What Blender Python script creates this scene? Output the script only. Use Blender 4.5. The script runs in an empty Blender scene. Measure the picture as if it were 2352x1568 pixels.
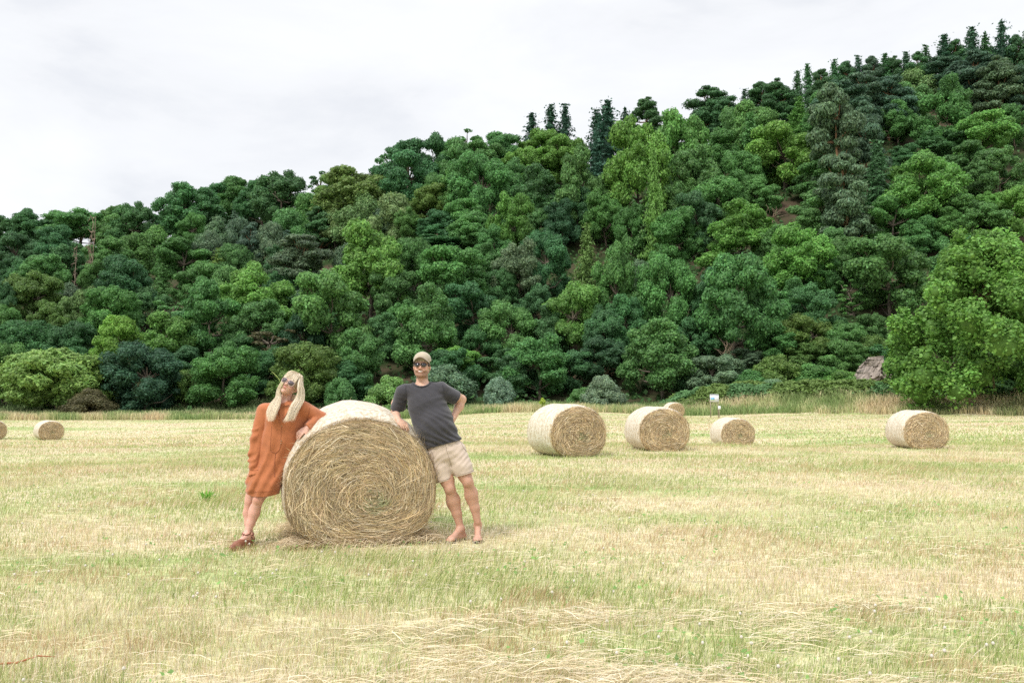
import bpy, math, random
import numpy as np
from mathutils import Vector, Matrix, Euler

# ------------------------------------------------------------------ camera, world, sun, exposure
SC = bpy.context.scene
COL = SC.collection
F, CX, CY, HY, CH = 1960.0, 1176.0, 784.0, 905.0, 1.45      # lens and horizon, in units of a 2352 wide picture
PITCH = math.atan((HY - CY) / F)
cam_d = bpy.data.cameras.new('camera'); cam_d.lens = 30; cam_d.sensor_width = 36
cam_d.clip_start = 0.1; cam_d.clip_end = 3000
cam = bpy.data.objects.new('camera', cam_d); COL.objects.link(cam)
cam.location = (0, 0, CH); cam.rotation_euler = (math.pi / 2 + PITCH, 0, 0)
SC.camera = cam

SUN_EL, SUN_AZ = math.radians(52), math.radians(222)         # from behind the camera, to the left
wd = bpy.data.worlds.new("World"); SC.world = wd; wd.use_nodes = True
nt = wd.node_tree; nt.nodes.clear()
N = nt.nodes.new; L = nt.links.new
out = N('ShaderNodeOutputWorld'); mix = N('ShaderNodeMixShader')
bg1 = N('ShaderNodeBackground'); bg2 = N('ShaderNodeBackground')
sky = N('ShaderNodeTexSky'); sky.sky_type = 'NISHITA'; sky.sun_disc = False
sky.sun_elevation = SUN_EL; sky.sun_rotation = SUN_AZ
L(sky.outputs[0], bg1.inputs[0]); bg1.inputs[1].default_value = 0.1
tc = N('ShaderNodeTexCoord'); mp = N('ShaderNodeMapping'); L(tc.outputs['Generated'], mp.inputs[0])
mp.inputs['Scale'].default_value = (1.0, 1.0, 2.6); mp.inputs['Rotation'].default_value = (0.1, -0.22, 0.5)
no = N('ShaderNodeTexNoise'); L(mp.outputs[0], no.inputs['Vector'])
no.inputs['Scale'].default_value = 2.6; no.inputs['Detail'].default_value = 7; no.inputs['Roughness'].default_value = 0.55
no.inputs['Distortion'].default_value = 0.35
rp = N('ShaderNodeValToRGB'); L(no.outputs['Fac'], rp.inputs[0])
rp.color_ramp.elements[0].position = 0.34; rp.color_ramp.elements[0].color = (0.765, 0.785, 0.83, 1)
rp.color_ramp.elements[1].position = 0.60; rp.color_ramp.elements[1].color = (0.97, 0.98, 1.0, 1)
e = rp.color_ramp.elements.new(0.47); e.color = (0.905, 0.915, 0.935, 1)
sx = N('ShaderNodeSeparateXYZ'); L(tc.outputs['Generated'], sx.inputs[0])
mr = N('ShaderNodeMapRange'); L(sx.outputs['Z'], mr.inputs[0])    # overcast sky: brighter towards the zenith
mr.inputs[1].default_value = 0.42; mr.inputs[2].default_value = 0.95; mr.inputs[3].default_value = 0.575; mr.inputs[4].default_value = 1.25
L(rp.outputs[0], bg2.inputs[0]); L(mr.outputs[0], bg2.inputs[1])
mix.inputs[0].default_value = 0.93
L(bg1.outputs[0], mix.inputs[1]); L(bg2.outputs[0], mix.inputs[2]); L(mix.outputs[0], out.inputs[0])

sd = bpy.data.lights.new('sun', 'SUN'); sd.energy = 1.5; sd.angle = math.radians(10); sd.color = (1.0, 0.965, 0.9)
so = bpy.data.objects.new('sun', sd); COL.objects.link(so)
sv = Vector((math.sin(SUN_AZ) * math.cos(SUN_EL), math.cos(SUN_AZ) * math.cos(SUN_EL), math.sin(SUN_EL)))
so.rotation_euler = sv.to_track_quat('Z', 'Y').to_euler(); so.location = sv * 60
SC.view_settings.view_transform = 'Standard'; SC.view_settings.look = 'None'
SC.view_settings.exposure = 0.9; SC.view_settings.gamma = 1
SC.cycles.use_denoising = False
SC.cycles.max_bounces = 6; SC.cycles.diffuse_bounces = 4; SC.cycles.glossy_bounces = 2
SC.cycles.transmission_bounces = 3; SC.cycles.transparent_max_bounces = 4
SC.cycles.caustics_reflective = False; SC.cycles.caustics_refractive = False

# ------------------------------------------------------------------ helpers
rng = np.random.default_rng(7)
def ray(px, py):
    a = (px - CX) / F; b = (CY - py) / F
    return np.array([a, math.cos(PITCH) - b * math.sin(PITCH), math.sin(PITCH) + b * math.cos(PITCH)])
def at(px, py, Y):
    d = ray(px, py); k = Y / d[1]
    return np.array([d[0] * k, Y, CH + d[2] * k])
def C1(cx, cy, Y):                                  # a point read off the enlarged middle of the picture
    return at((540 + cx / 2.9586) * .9408, (840 + cy / 2.9586) * .9408, Y)
def tag(o, label=None, cat=None, group=None, kind=None):
    if label: o['label'] = label
    if cat: o['category'] = cat
    if group: o['group'] = group
    if kind: o['kind'] = kind
    return o
def empty(name, loc=(0, 0, 0), rz=0.0, scale=(1, 1, 1)):
    o = bpy.data.objects.new(name, None); o.location = tuple(loc); o.rotation_euler = (0, 0, rz); o.scale = tuple(scale)
    o.empty_display_size = 0.2
    COL.objects.link(o); return o
def mkmesh(name, V, polys, mat=None, col=None, smooth=False):
    """polys: list of (n,k) integer arrays; V (n,3); col (n,3) per vertex"""
    me = bpy.data.meshes.new(name)
    V = np.asarray(V, dtype=np.float32)
    polys = [np.asarray(p, dtype=np.int32) for p in polys if len(p)]
    loops = np.concatenate([p.ravel() for p in polys])
    sizes = np.concatenate([np.full(len(p), p.shape[1], dtype=np.int32) for p in polys])
    starts = np.concatenate([[0], np.cumsum(sizes)[:-1]]).astype(np.int32)
    me.vertices.add(len(V)); me.vertices.foreach_set('co', V.ravel())
    me.loops.add(len(loops)); me.loops.foreach_set('vertex_index', loops)
    me.polygons.add(len(sizes)); me.polygons.foreach_set('loop_start', starts); me.polygons.foreach_set('loop_total', sizes)
    if smooth: me.polygons.foreach_set('use_smooth', np.ones(len(sizes), dtype=bool))
    me.update(calc_edges=True)
    if col is not None:
        ca = me.color_attributes.new('Col', 'FLOAT_COLOR', 'POINT')
        c = np.ones((len(V), 4), dtype=np.float32); c[:, :3] = col
        ca.data.foreach_set('color', c.ravel())
    me.validate()
    if mat: me.materials.append(mat)
    return me
def link(name, me, parent=None, loc=None):
    o = bpy.data.objects.new(name, me); COL.objects.link(o)
    if parent: o.parent = parent
    if loc is not None: o.location = tuple(loc)
    return o
class MB:                                           # collects shapes into one mesh
    def __init__(s): s.V = []; s.P = {}; s.n = 0; s.C = []
    def add(s, V, polys, c=(1, 1, 1)):
        V = np.asarray(V, float)
        for p in polys:
            p = np.asarray(p)
            if len(p): s.P.setdefault(p.shape[1], []).append(p + s.n)
        s.V.append(V); s.n += len(V)
        c = np.asarray(c, float)
        s.C.append(np.broadcast_to(c, (len(V), 3)) if c.ndim == 1 else c)
    def mesh(s, name, mat, smooth=False):
        return mkmesh(name, np.concatenate(s.V), [np.concatenate(v) for v in s.P.values()], mat, np.concatenate(s.C), smooth)
    def tube(s, pts, rad, n=8, c=(1, 1, 1), cap=True, flat=None):
        pts = np.asarray(pts, float); rad = np.broadcast_to(np.asarray(rad, float), (len(pts),))
        t = np.gradient(pts, axis=0); t /= np.linalg.norm(t, axis=1)[:, None] + 1e-9
        ref = np.array([0, 0, 1.0]) if abs(t[:, 2]).mean() < 0.8 else np.array([1.0, 0, 0])
        u = np.cross(t, ref); u /= np.linalg.norm(u, axis=1)[:, None] + 1e-9
        w = np.cross(t, u)
        a = np.linspace(0, 2 * math.pi, n, endpoint=False)
        fl = 1.0 if flat is None else flat
        ring = (u[:, None, :] * np.cos(a)[None, :, None] + fl * w[:, None, :] * np.sin(a)[None, :, None]) * rad[:, None, None]
        V = (pts[:, None, :] + ring).reshape(-1, 3)
        i = np.arange(len(pts) - 1)[:, None] * n; j = np.arange(n)[None, :]; j2 = (j + 1) % n
        Q = np.stack([i + j, i + j2, i + n + j2, i + n + j], -1).reshape(-1, 4)
        pol = [Q]
        if cap:
            V = np.vstack([V, pts[0], pts[-1]]); m = len(V)
            jj = np.arange(n); k = (len(pts) - 1) * n
            pol.append(np.vstack([np.stack([(jj + 1) % n, jj, np.full(n, m - 2)], 1), np.stack([k + jj, k + (jj + 1) % n, np.full(n, m - 1)], 1)]))
        s.add(V, pol, c)
    def box(s, c0, size, R=None, c=(1, 1, 1), bev=0.0):
        x, y, z = np.asarray(size) / 2
        if bev <= 0:
            V = np.array([[i * x, j * y, k * z] for i in (-1, 1) for j in (-1, 1) for k in (-1, 1)])
            Q = [[0, 1, 3, 2], [4, 6, 7, 5], [0, 4, 5, 1], [2, 3, 7, 6], [0, 2, 6, 4], [1, 5, 7, 3]]
            pol = [Q]
        else:                                       # chamfered rim seen from the front
            b = bev
            o = np.array([[-x + b, -z], [x - b, -z], [x, -z + b], [x, z - b], [x - b, z], [-x + b, z], [-x, z - b], [-x, -z + b]])
            V = np.vstack([np.c_[o[:, 0], np.full(8, -y), o[:, 1]], np.c_[o[:, 0], np.full(8, y), o[:, 1]]])
            jj = np.arange(8); pol = [np.stack([jj, (jj + 1) % 8, 8 + (jj + 1) % 8, 8 + jj], 1), [list(range(7, -1, -1))], [list(range(8, 16))]]
        if R is not None: V = V @ np.asarray(R).T
        s.add(V + np.asarray(c0), pol, c)

def vnoise(x, y, seed=0):                           # smooth value noise in numpy
    r = np.random.default_rng(seed).random((256, 256))
    xi = np.floor(x).astype(int); yi = np.floor(y).astype(int); fx = x - xi; fy = y - yi
    fx = fx * fx * (3 - 2 * fx); fy = fy * fy * (3 - 2 * fy)
    a = r[xi & 255, yi & 255]; b = r[(xi + 1) & 255, yi & 255]; c = r[xi & 255, (yi + 1) & 255]; d = r[(xi + 1) & 255, (yi + 1) & 255]
    return (a * (1 - fx) + b * fx) * (1 - fy) + (c * (1 - fx) + d * fx) * fy
def fbm(x, y, seed=0, o=4):
    s = 0; a = 1; t = 0
    for k in range(o):
        s = s + a * vnoise(x * 2 ** k + 13.7 * k, y * 2 ** k + 5.1 * k, seed + k); t += a; a *= .5
    return s / t

# ------------------------------------------------------------------ materials
def mat(name, color=(.5, .5, .5), rough=.8, attr=None, spec=.3, bump=None, var=None, sss=0, metal=0, transl=0, objcol=False, coat=0):
    """attr: use the vertex colours; objcol: times the object's own colour; var=(scale, amount); bump=(scale, strength, distance)"""
    m = bpy.data.materials.new(name); m.use_nodes = True
    nt = m.node_tree; b = nt.nodes['Principled BSDF']; N = nt.nodes.new; L = nt.links.new
    b.inputs['Roughness'].default_value = rough; b.inputs['Specular IOR Level'].default_value = spec
    b.inputs['Metallic'].default_value = metal; b.inputs['Coat Weight'].default_value = coat
    src = N('ShaderNodeRGB'); src.outputs[0].default_value = (*color, 1); src = src.outputs[0]
    def mul(a, c):
        x = N('ShaderNodeMix'); x.data_type = 'RGBA'; x.blend_type = 'MULTIPLY'; x.inputs[0].default_value = 1
        L(a, x.inputs[6]); L(c, x.inputs[7]); return x.outputs[2]
    if attr:
        a = N('ShaderNodeAttribute'); a.attribute_name = 'Col'; src = mul(src, a.outputs['Color'])
    if objcol:
        a = N('ShaderNodeObjectInfo'); src = mul(src, a.outputs['Color'])
    tc = N('ShaderNodeTexCoord')
    if var:
        n = N('ShaderNodeTexNoise'); L(tc.outputs['Object'], n.inputs['Vector']); n.inputs['Scale'].default_value = var[0]; n.inputs['Detail'].default_value = 5
        r = N('ShaderNodeMapRange'); L(n.outputs['Fac'], r.inputs[0]); r.inputs[1].default_value = .3; r.inputs[2].default_value = .7
        r.inputs[3].default_value = 1 - var[1]; r.inputs[4].default_value = 1 + var[1]
        c = N('ShaderNodeCombineColor'); [L(r.outputs[0], c.inputs[i]) for i in range(3)]
        src = mul(src, c.outputs[0])
    L(src, b.inputs['Base Color'])
    if bump:
        n = N('ShaderNodeTexNoise'); L(tc.outputs['Object'], n.inputs['Vector']); n.inputs['Scale'].default_value = bump[0]; n.inputs['Detail'].default_value = 6
        bp = N('ShaderNodeBump'); bp.inputs['Strength'].default_value = bump[1]; bp.inputs['Distance'].default_value = bump[2]
        L(n.outputs['Fac'], bp.inputs['Height']); L(bp.outputs[0], b.inputs['Normal'])
    if sss:
        b.inputs['Subsurface Weight'].default_value = sss; b.inputs['Subsurface Radius'].default_value = (.012, .005, .003); b.inputs['Subsurface Scale'].default_value = 1
    if transl:
        t = N('ShaderNodeBsdfTranslucent'); L(src, t.inputs[0]); mx = N('ShaderNodeMixShader'); mx.inputs[0].default_value = transl
        L(b.outputs[0], mx.inputs[1]); L(t.outputs[0], mx.inputs[2]); L(mx.outputs[0], nt.nodes['Material Output'].inputs[0])
    return m
M = {}
M['leaf'] = mat('leaf', (1.34, 1.26, 1.30), .55, attr=1, objcol=True, spec=.3, transl=.33)
M['bark'] = mat('bark', (.16, .13, .10), .9, objcol=True, var=(9, .35), bump=(14, .8, .05))
M['grass'] = mat('grass', (1, 1, 1), .6, attr=1, spec=.25, transl=.3)
M['straw'] = mat('straw', (1, 1, 1), .55, attr=1, spec=.3, transl=.12)
M['hay'] = mat('hay', (.34, .235, .115), .9, var=(30, .35), bump=(60, 1, .02))
M['skin'] = mat('skin', (1, 1, 1), .5, attr=1, spec=.35, sss=.12, var=(25, .05), bump=(220, .15, .002))
M['white'] = mat('white_enamel', (.85, .83, .78), .3)
M['lens'] = mat('dark_lens', (.015, .012, .02), .06, spec=.7, coat=.5)
M['brown_lens'] = mat('brown_lens', (.07, .045, .05), .08, spec=.6, coat=.5)
M['stone'] = mat('stone', (.27, .225, .19), .9, var=(1.6, .45), bump=(3, 1, .25))
M['wood'] = mat('wood', (.3, .26, .2), .85, var=(12, .3), bump=(30, .5, .01))
# ------------------------------------------------------------------ the lie of the land
CTRL = np.array([(0, 0, 0), (-1.5, 8, 0), (1.5, 8, 0), (3, 14, 0), (-5, 14, 0), (-14, 26, -.45), (1.5, 20, 0), (4, 22.6, -.05), (12.3, 26, -.21),
                 (8.8, 34, -.66), (-28.6, 53, -1.39), (-31.5, 52.5, -1.3), (13.3, 70, -.42), (-40, 80, -.95), (-15, 80, -.9), (5, 75, -.15), (25, 70, -.12),
                 (36, 62, -.1), (60, 60, 0), (-70, 70, -1), (0, -40, 0), (40, 20, 0), (-40, 20, -.3), (0, 95, -.1), (-50, 95, -.9), (50, 95, .3)], float)
edge = lambda X: np.interp(X / 75.0, [-.62, -.2, .1, .3, .5, .7], [79, 79, 76, 70, 60, 57])
def field_z(x, y):
    x = np.asarray(x, float); y = np.asarray(y, float)
    d = ((x[..., None] - CTRL[:, 0]) ** 2 + (y[..., None] - CTRL[:, 1]) ** 2 + 4.0)
    w = 1 / d ** 1.6
    e = np.clip((y - edge(x) - .5) / 4.5, 0, 1); f = np.clip((x - 12) / 10, 0, 1)      # the bank under the wood on the right
    return (w * CTRL[:, 2]).sum(-1) / w.sum(-1) + 1.15 * e * e * (3 - 2 * e) * f * f * (3 - 2 * f)
RU = np.array([-400, 0, 80, 200, 300, 340, 440, 520, 640, 720, 790, 880, 950, 1100, 1180, 1250, 1400, 1500, 1600, 1700, 1800, 1950, 2100, 2250, 2352, 2700], float)
RY = np.array([560, 525, 495, 492, 475, 500, 445, 440, 405, 425, 400, 345, 325, 315, 335, 320, 300, 285, 255, 225, 195, 155, 135, 105, 95, 60], float)
YB = 86.0; YR = 205.0
def ridge_z(u):                                      # u = x / y
    px = CX + u * F
    return CH + YR * (HY - np.interp(px, RU, RY)) / F - 8.5
def hill_z(x, y):
    x = np.asarray(x, float); y = np.asarray(y, float)
    u = np.clip(x / np.maximum(y, 1), -.85, .85)
    z0 = field_z(x, np.minimum(y, 95.0))
    zr = ridge_z(u)
    t = (y - YB) / (YR - YB)
    tt = np.clip(t, 0, 1)
    prof = np.where(tt < .08, tt * tt / .16 , tt - .04) / .96
    z = z0 + (zr - z0) * prof
    bump = (fbm(x / 14, y / 14, 5, 3) - .5) * 5 * np.clip(tt * 6, 0, 1) * np.clip((1.1 - tt) * 5, .3, 1)
    return z + bump + np.clip(t - 1, 0, 9) * 3
def on_hill(px, py):                                 # where the sight line to this point of the wood meets the slope
    d = ray(px, py); Y = np.arange(YB + 1, YR + 14, .5)
    X = d[0] / d[1] * Y; Z = CH + d[2] / d[1] * Y
    g = hill_z(X, Y); hit = np.where(g >= Z)[0]
    i = hit[0] if len(hit) else int(np.argmin(Z - g))
    return X[i], Y[i], float(g[i])

# ground: one sheet to the horizon, finer near the camera
gx = np.concatenate([-np.geomspace(600, 1, 60), np.linspace(-.9, .9, 9), np.geomspace(1, 600, 60)])
gy = np.concatenate([-np.geomspace(200, 1, 20), np.linspace(-.5, 12, 60), np.geomspace(12.3, 52, 30)[:-1], np.linspace(52, 96, 60), np.geomspace(98, 900, 40)])
GX, GY = np.meshgrid(gx, gy, indexing='ij'); GZ = field_z(GX, GY) + .015 * (fbm(GX * 1.3, GY * 1.3, 3) - .5) * (np.hypot(GX, GY) < 60)
def grid_faces(a, b):
    i = np.arange(a - 1)[:, None] * b; j = np.arange(b - 1)[None, :]
    return np.stack([i + j, i + b + j, i + b + j + 1, i + j + 1], -1).reshape(-1, 4)
def field_mat():
    m = bpy.data.materials.new('stubble_ground'); m.use_nodes = True; nt = m.node_tree; b = nt.nodes['Principled BSDF']; N = nt.nodes.new; L = nt.links.new
    tc = N('ShaderNodeTexCoord'); b.inputs['Roughness'].default_value = .9; b.inputs['Specular IOR Level'].default_value = .1
    def noise(scale, sx, sy, det=5):
        mp = N('ShaderNodeMapping'); L(tc.outputs['Object'], mp.inputs[0]); mp.inputs['Scale'].default_value = (sx, sy, 1)
        n = N('ShaderNodeTexNoise'); L(mp.outputs[0], n.inputs['Vector']); n.inputs['Scale'].default_value = scale; n.inputs['Detail'].default_value = det; return n.outputs['Fac']
    r = N('ShaderNodeValToRGB'); L(noise(.6, .16, .7), r.inputs[0]); e = r.color_ramp.elements
    e[0].position = .36; e[0].color = (.33, .42, .16, 1); e[1].position = .66; e[1].color = (.60, .50, .34, 1)
    k = e.new(.44); k.color = (.52, .52, .28, 1); k = e.new(.55); k.color = (.64, .57, .38, 1)
    r2 = N('ShaderNodeMapRange'); L(noise(9, .6, 1.4, 8), r2.inputs[0]); r2.inputs[1].default_value = .3; r2.inputs[2].default_value = .7; r2.inputs[3].default_value = .62; r2.inputs[4].default_value = 1.22
    c = N('ShaderNodeCombineColor'); [L(r2.outputs[0], c.inputs[i]) for i in range(3)]
    x = N('ShaderNodeMix'); x.data_type = 'RGBA'; x.blend_type = 'MULTIPLY'; x.inputs[0].default_value = 1; L(r.outputs[0], x.inputs[6]); L(c.outputs[0], x.inputs[7])
    L(x.outputs[2], b.inputs['Base Color'])
    bp = N('ShaderNodeBump'); bp.inputs['Strength'].default_value = .8; bp.inputs['Distance'].default_value = .06; L(noise(14, 1, 1, 8), bp.inputs['Height']); L(bp.outputs[0], b.inputs['Normal'])
    return m
gme = mkmesh('ground', np.stack([GX, GY, GZ], -1).reshape(-1, 3), [grid_faces(len(gx), len(gy))], field_mat(), smooth=True)
tag(link('ground', gme), kind='structure')
# hillside
hu = np.linspace(-.85, .85, 150); hy = np.concatenate([np.linspace(YB - 1, YR, 110), np.linspace(YR + 3, YR + 120, 20)])
HU, HYY = np.meshgrid(hu, hy, indexing='ij'); HXX = HU * HYY; HZ = hill_z(HXX, HYY); HZ[:, 0] -= .6
hm = bpy.data.materials.new('woodland_floor'); hm.use_nodes = True
_nt = hm.node_tree; _b = _nt.nodes['Principled BSDF']; _n = _nt.nodes.new('ShaderNodeTexNoise'); _n.inputs['Scale'].default_value = .25; _n.inputs['Detail'].default_value = 8
_t = _nt.nodes.new('ShaderNodeTexCoord'); _nt.links.new(_t.outputs['Object'], _n.inputs['Vector'])
_r = _nt.nodes.new('ShaderNodeValToRGB'); _nt.links.new(_n.outputs['Fac'], _r.inputs[0]); _r.color_ramp.elements[0].position = .4; _r.color_ramp.elements[1].position = .62
_r.color_ramp.elements[0].color = (.03, .05, .018, 1); _r.color_ramp.elements[1].color = (.085, .062, .042, 1)
_nt.links.new(_r.outputs[0], _b.inputs['Base Color']); _b.inputs['Roughness'].default_value = 1; _b.inputs['Specular IOR Level'].default_value = .05
tag(link('hillside', mkmesh('hillside', np.stack([HXX, HYY, HZ], -1).reshape(-1, 3), [grid_faces(len(hu), len(hy))], hm, smooth=True)), kind='structure')

# ------------------------------------------------------------------ leaves and trees
def sph(n, r=rng):
    v = r.normal(size=(n, 3)); return v / np.linalg.norm(v, axis=1)[:, None]
def cards(P, Nn, size, asp=1.0, r=rng, up=None):
    """small folded leaf sprays: centre P, facing Nn, half size, aspect; optional long axis"""
    n = len(P); size = np.broadcast_to(size, (n,))[:, None]
    Nn = Nn / (np.linalg.norm(Nn, axis=1)[:, None] + 1e-9)
    a = r.normal(size=(n, 3)) if up is None else np.asarray(up) + .45 * r.normal(size=(n, 3))
    t = a - (a * Nn).sum(1)[:, None] * Nn; t /= np.linalg.norm(t, axis=1)[:, None] + 1e-9
    s = np.cross(Nn, t)
    j = lambda: 1 + .35 * r.uniform(-1, 1, (n, 1))
    v0 = P + t * size * asp * j(); v1 = P + s * size * j() - Nn * size * .3 + t * size * .3 * r.uniform(-1, 1, (n, 1)); v2 = P - t * size * asp * j(); v3 = P - s * size * j() - Nn * size * .3 + t * size * .3 * r.uniform(-1, 1, (n, 1))
    V = np.stack([v0, v1, v2, v3], 1).reshape(-1, 3)
    i = np.arange(n)[:, None] * 4
    T = np.concatenate([i + [0, 1, 2], i + [0, 2, 3]])
    return V, T
def puff_set(mb, cen, rad, ncard, size, r, zs=.8, jit=.45, asp=1.25, up=None, core=.72, tone=None, lift=.15):
    for k in range(len(cen)):
        c = cen[k]; R = rad[k]; sc = np.array([1, 1, zs])
        n = max(12, int(ncard * (R / rad.mean()) ** 2))
        d = sph(n, r); d[:, 2] = np.where((d[:, 2] < -.35) & (r.random(n) < .5), -d[:, 2], d[:, 2])
        lump = 1 + .22 * np.sin(d[:, 0] * 5 + k) * np.sin(d[:, 1] * 5 + 2 * k) * np.cos(d[:, 2] * 4 + k)
        rr = R * lump * (1 - .38 * r.random(n) ** 2.2)
        rr *= np.where(r.random(n) < .06, 1.18, 1)
        P = c + d * rr[:, None] * sc
        nn = d / sc + jit * r.normal(size=(n, 3)); nn[:, 2] += lift
        V, T = cards(P, nn, size * r.uniform(.6, 1.3, n), asp, r, up)
        tn = (tone[k] if tone is not None else r.uniform(.8, 1.22)) * r.uniform(.72, 1.28, n)
        cc = np.stack([tn * r.uniform(.9, 1.12, n), tn, tn * r.uniform(.85, 1.1, n)], 1)
        mb.add(V, [T], np.repeat(cc, 4, axis=0))
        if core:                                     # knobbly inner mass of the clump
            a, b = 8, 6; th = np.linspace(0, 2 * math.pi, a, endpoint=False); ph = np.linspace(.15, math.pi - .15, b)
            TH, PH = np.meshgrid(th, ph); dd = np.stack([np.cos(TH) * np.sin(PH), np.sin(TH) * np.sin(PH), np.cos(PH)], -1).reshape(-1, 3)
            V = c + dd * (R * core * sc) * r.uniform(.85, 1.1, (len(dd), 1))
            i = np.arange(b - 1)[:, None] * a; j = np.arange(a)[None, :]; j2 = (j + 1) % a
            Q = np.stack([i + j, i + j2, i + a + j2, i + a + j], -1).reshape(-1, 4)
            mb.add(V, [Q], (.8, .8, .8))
def wood(mb, tips, r, base=-.32, top=.62, r0=.035, crook=.02, rt=.008, n=7):
    z = np.linspace(base, top, n); p = np.c_[np.cumsum(r.normal(0, crook, n)), np.cumsum(r.normal(0, crook, n)), z]; p[:, :2] -= p[0, :2]
    mb.tube(p, np.linspace(r0, rt, n) * np.r_[1.35, np.ones(n - 1)], 7, cap=False)
    for t in tips:
        i = int(np.clip(np.searchsorted(z, t[2] - .12 - .35 * np.hypot(t[0], t[1])), 1, n - 2)); a = p[i]
        m = a * .5 + t * .5 + np.array([0, 0, -.03]) + r.normal(0, .015, 3)
        mb.tube([a, m, t], [rt * 1.6, rt, rt * .35], 5, cap=False)
def proto(kind, seed):
    """returns (crown mesh, trunk mesh) in a box one wide and one high, ground at -.32"""
    r = np.random.default_rng(seed); mb = MB(); wb = MB()
    if kind in ('broad', 'oval'):
        nb = 12; Bc = []; Rc = []; sk = r.normal(0, .05, 2)
        for b in range(nb):
            z = .82 - .68 * (b + .5) / nb + r.normal(0, .04); q = np.interp(z, [.1, .3, .55, .8, .9], [.26, .32, .29, .14, .04] if kind == 'broad' else [.22, .27, .25, .12, .03]) * r.uniform(.7, 1.15)
            a = b * 2.39996 + r.normal(0, .4); bc = np.array([math.cos(a) * q + sk[0] * z, math.sin(a) * q + sk[1] * z, z]); Rb = r.uniform(.13, .21)
            for m in range(8):
                d = sph(1, r)[0]; d[2] = abs(d[2]) * .9 if r.random() < .75 else d[2]; d[:2] += .35 * bc[:2] / .3; d /= np.linalg.norm(d)
                Bc.append(bc + d * Rb * r.uniform(.55, 1.1)); Rc.append(r.uniform(.055, .110) * (1.0 if kind == 'broad' else .9))
            Bc.append(bc); Rc.append(Rb * .8)
        cen = np.array(Bc); rad = np.array(Rc); tb = np.repeat(r.uniform(.82, 1.2, nb), 9) * r.uniform(.85, 1.15, len(cen))
        puff_set(mb, cen, rad, 240, .0108 if kind == 'broad' else .0092, r, .82 if kind == 'broad' else 1.0, .55, 1.35, None, .72, tb)
        wood(wb, cen[::6], r, r0=.03)
    elif kind == 'near':
        Bc = []; Rc = []; tb = []
        for b in range(64):
            z = .93 - .86 * (b + .5) / 64 + r.normal(0, .02); q = np.interp(z, [.04, .2, .4, .65, .85, .95], [.34, .42, .42, .30, .14, .04]) * (r.uniform(.82, 1.1) if b % 4 else .5)
            a = b * 2.39996 + r.normal(0, .3); bc = np.array([math.cos(a) * q, math.sin(a) * q, z]); Rb = r.uniform(.075, .12); tn = r.uniform(.82, 1.22)
            for m in range(9):
                d = sph(1, r)[0]; d[2] = abs(d[2]) + .25; d[:2] += .8 * bc[:2]; d /= np.linalg.norm(d)
                Bc.append(bc + d * Rb * r.uniform(.5, 1.25) * [.85, .85, 1.25]); Rc.append(r.uniform(.026, .05)); tb.append(tn * r.uniform(.85, 1.15))
            Bc.append(bc); Rc.append(Rb * .85); tb.append(tn)
        puff_set(mb, np.array(Bc), np.array(Rc), 120, .0064, r, 1.3, .6, 1.4, None, .6, np.array(tb), .3)
        wood(wb, np.array(Bc)[::16], r, r0=.028, n=9, top=.8)
        wb.tube([(-.13, .05, -.32), (-.12, .06, .1), (-.15, .03, .45)], [.02, .016, .008], 7)
    elif kind in ('bush', 'willow'):
        n = {'bush': 30, 'willow': 56, 'near': 210}[kind]
        i = np.arange(n) + .5; z = 1 - 1.75 * i / n * (1 if kind != 'bush' else .62) ; z = np.clip(z, -1, 1)
        ph = i * 2.39996 + r.normal(0, .35, n); q = np.sqrt(1 - z * z)
        taper = 1 - .42 * np.clip(z + .1, 0, 1) if kind == 'near' else 1 - .05 * np.abs(z)
        lump = r.uniform(.74, 1.06, n)
        cen = np.stack([np.cos(ph) * q * .37 * taper * lump, np.sin(ph) * q * .37 * taper * lump, .47 + z * .40 * lump], 1)
        if kind == 'bush': cen[:, 2] = .12 + (z + .1) * .62 * lump
        rad = r.uniform(.10, .19, n) * (.72 if kind in ('willow',) else 1) * (.52 if kind == 'near' else 1)
        inner = np.stack([r.normal(0, .12, 8), r.normal(0, .12, 8), r.uniform(.2, .75, 8)], 1)
        if kind == 'bush': inner[:, 2] *= .6
        size = {'bush': .0135, 'willow': .0090, 'near': .0062}[kind]
        nc = {'bush': 420, 'willow': 600, 'near': 520}[kind]
        tone = r.uniform(.78, 1.25, n) if kind != 'willow' else r.uniform(.92, 1.12, n)
        puff_set(mb, cen, rad, nc, size, r, 1.35 if kind == 'near' else .95, .5, 1.3 if kind != 'willow' else 2.4, None if kind != 'willow' else (0, 0, 1), .74, tone)
        if kind != 'near': puff_set(mb, inner, np.full(8, .15), 120, size * 1.2, r)
        else:
            k_ = 60; puff_set(mb, cen[:k_] * [.6, .6, .85] + [0, 0, .05], np.full(k_, .07), 120, size * 1.3, r, 1.2, core=.5)
            sp = cen[r.permutation(n)[:110]]; sp = sp + (sp - [0, 0, .35]) * r.uniform(.10, .22, (110, 1)) + [0, 0, .02]; puff_set(mb, sp, r.uniform(.022, .04, 110), 150, size, r, 1.7, .6, core=0)
        wood(wb, cen[r.permutation(n)[:12]], r, r0=.03)
    elif kind == 'pine':
        n = 36; z = np.linspace(.97, .15, n) + r.normal(0, .02, n); q = np.interp(z, [.1, .35, .7, .95, 1], [.40, .42, .33, .14, .05]) * r.uniform(.25, 1.02, n)
        ph = np.arange(n) * 2.4 + r.normal(0, .5, n)
        cen = np.stack([np.cos(ph) * q, np.sin(ph) * q, z], 1); rad = np.interp(z, [.2, .7, 1], [.15, .16, .09]) * r.uniform(.75, 1.15, n)
        puff_set(mb, cen, rad, 480, .0105, r, .42, .6, 1.9, None, .66, r.uniform(.75, 1.25, n), .5)
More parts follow.
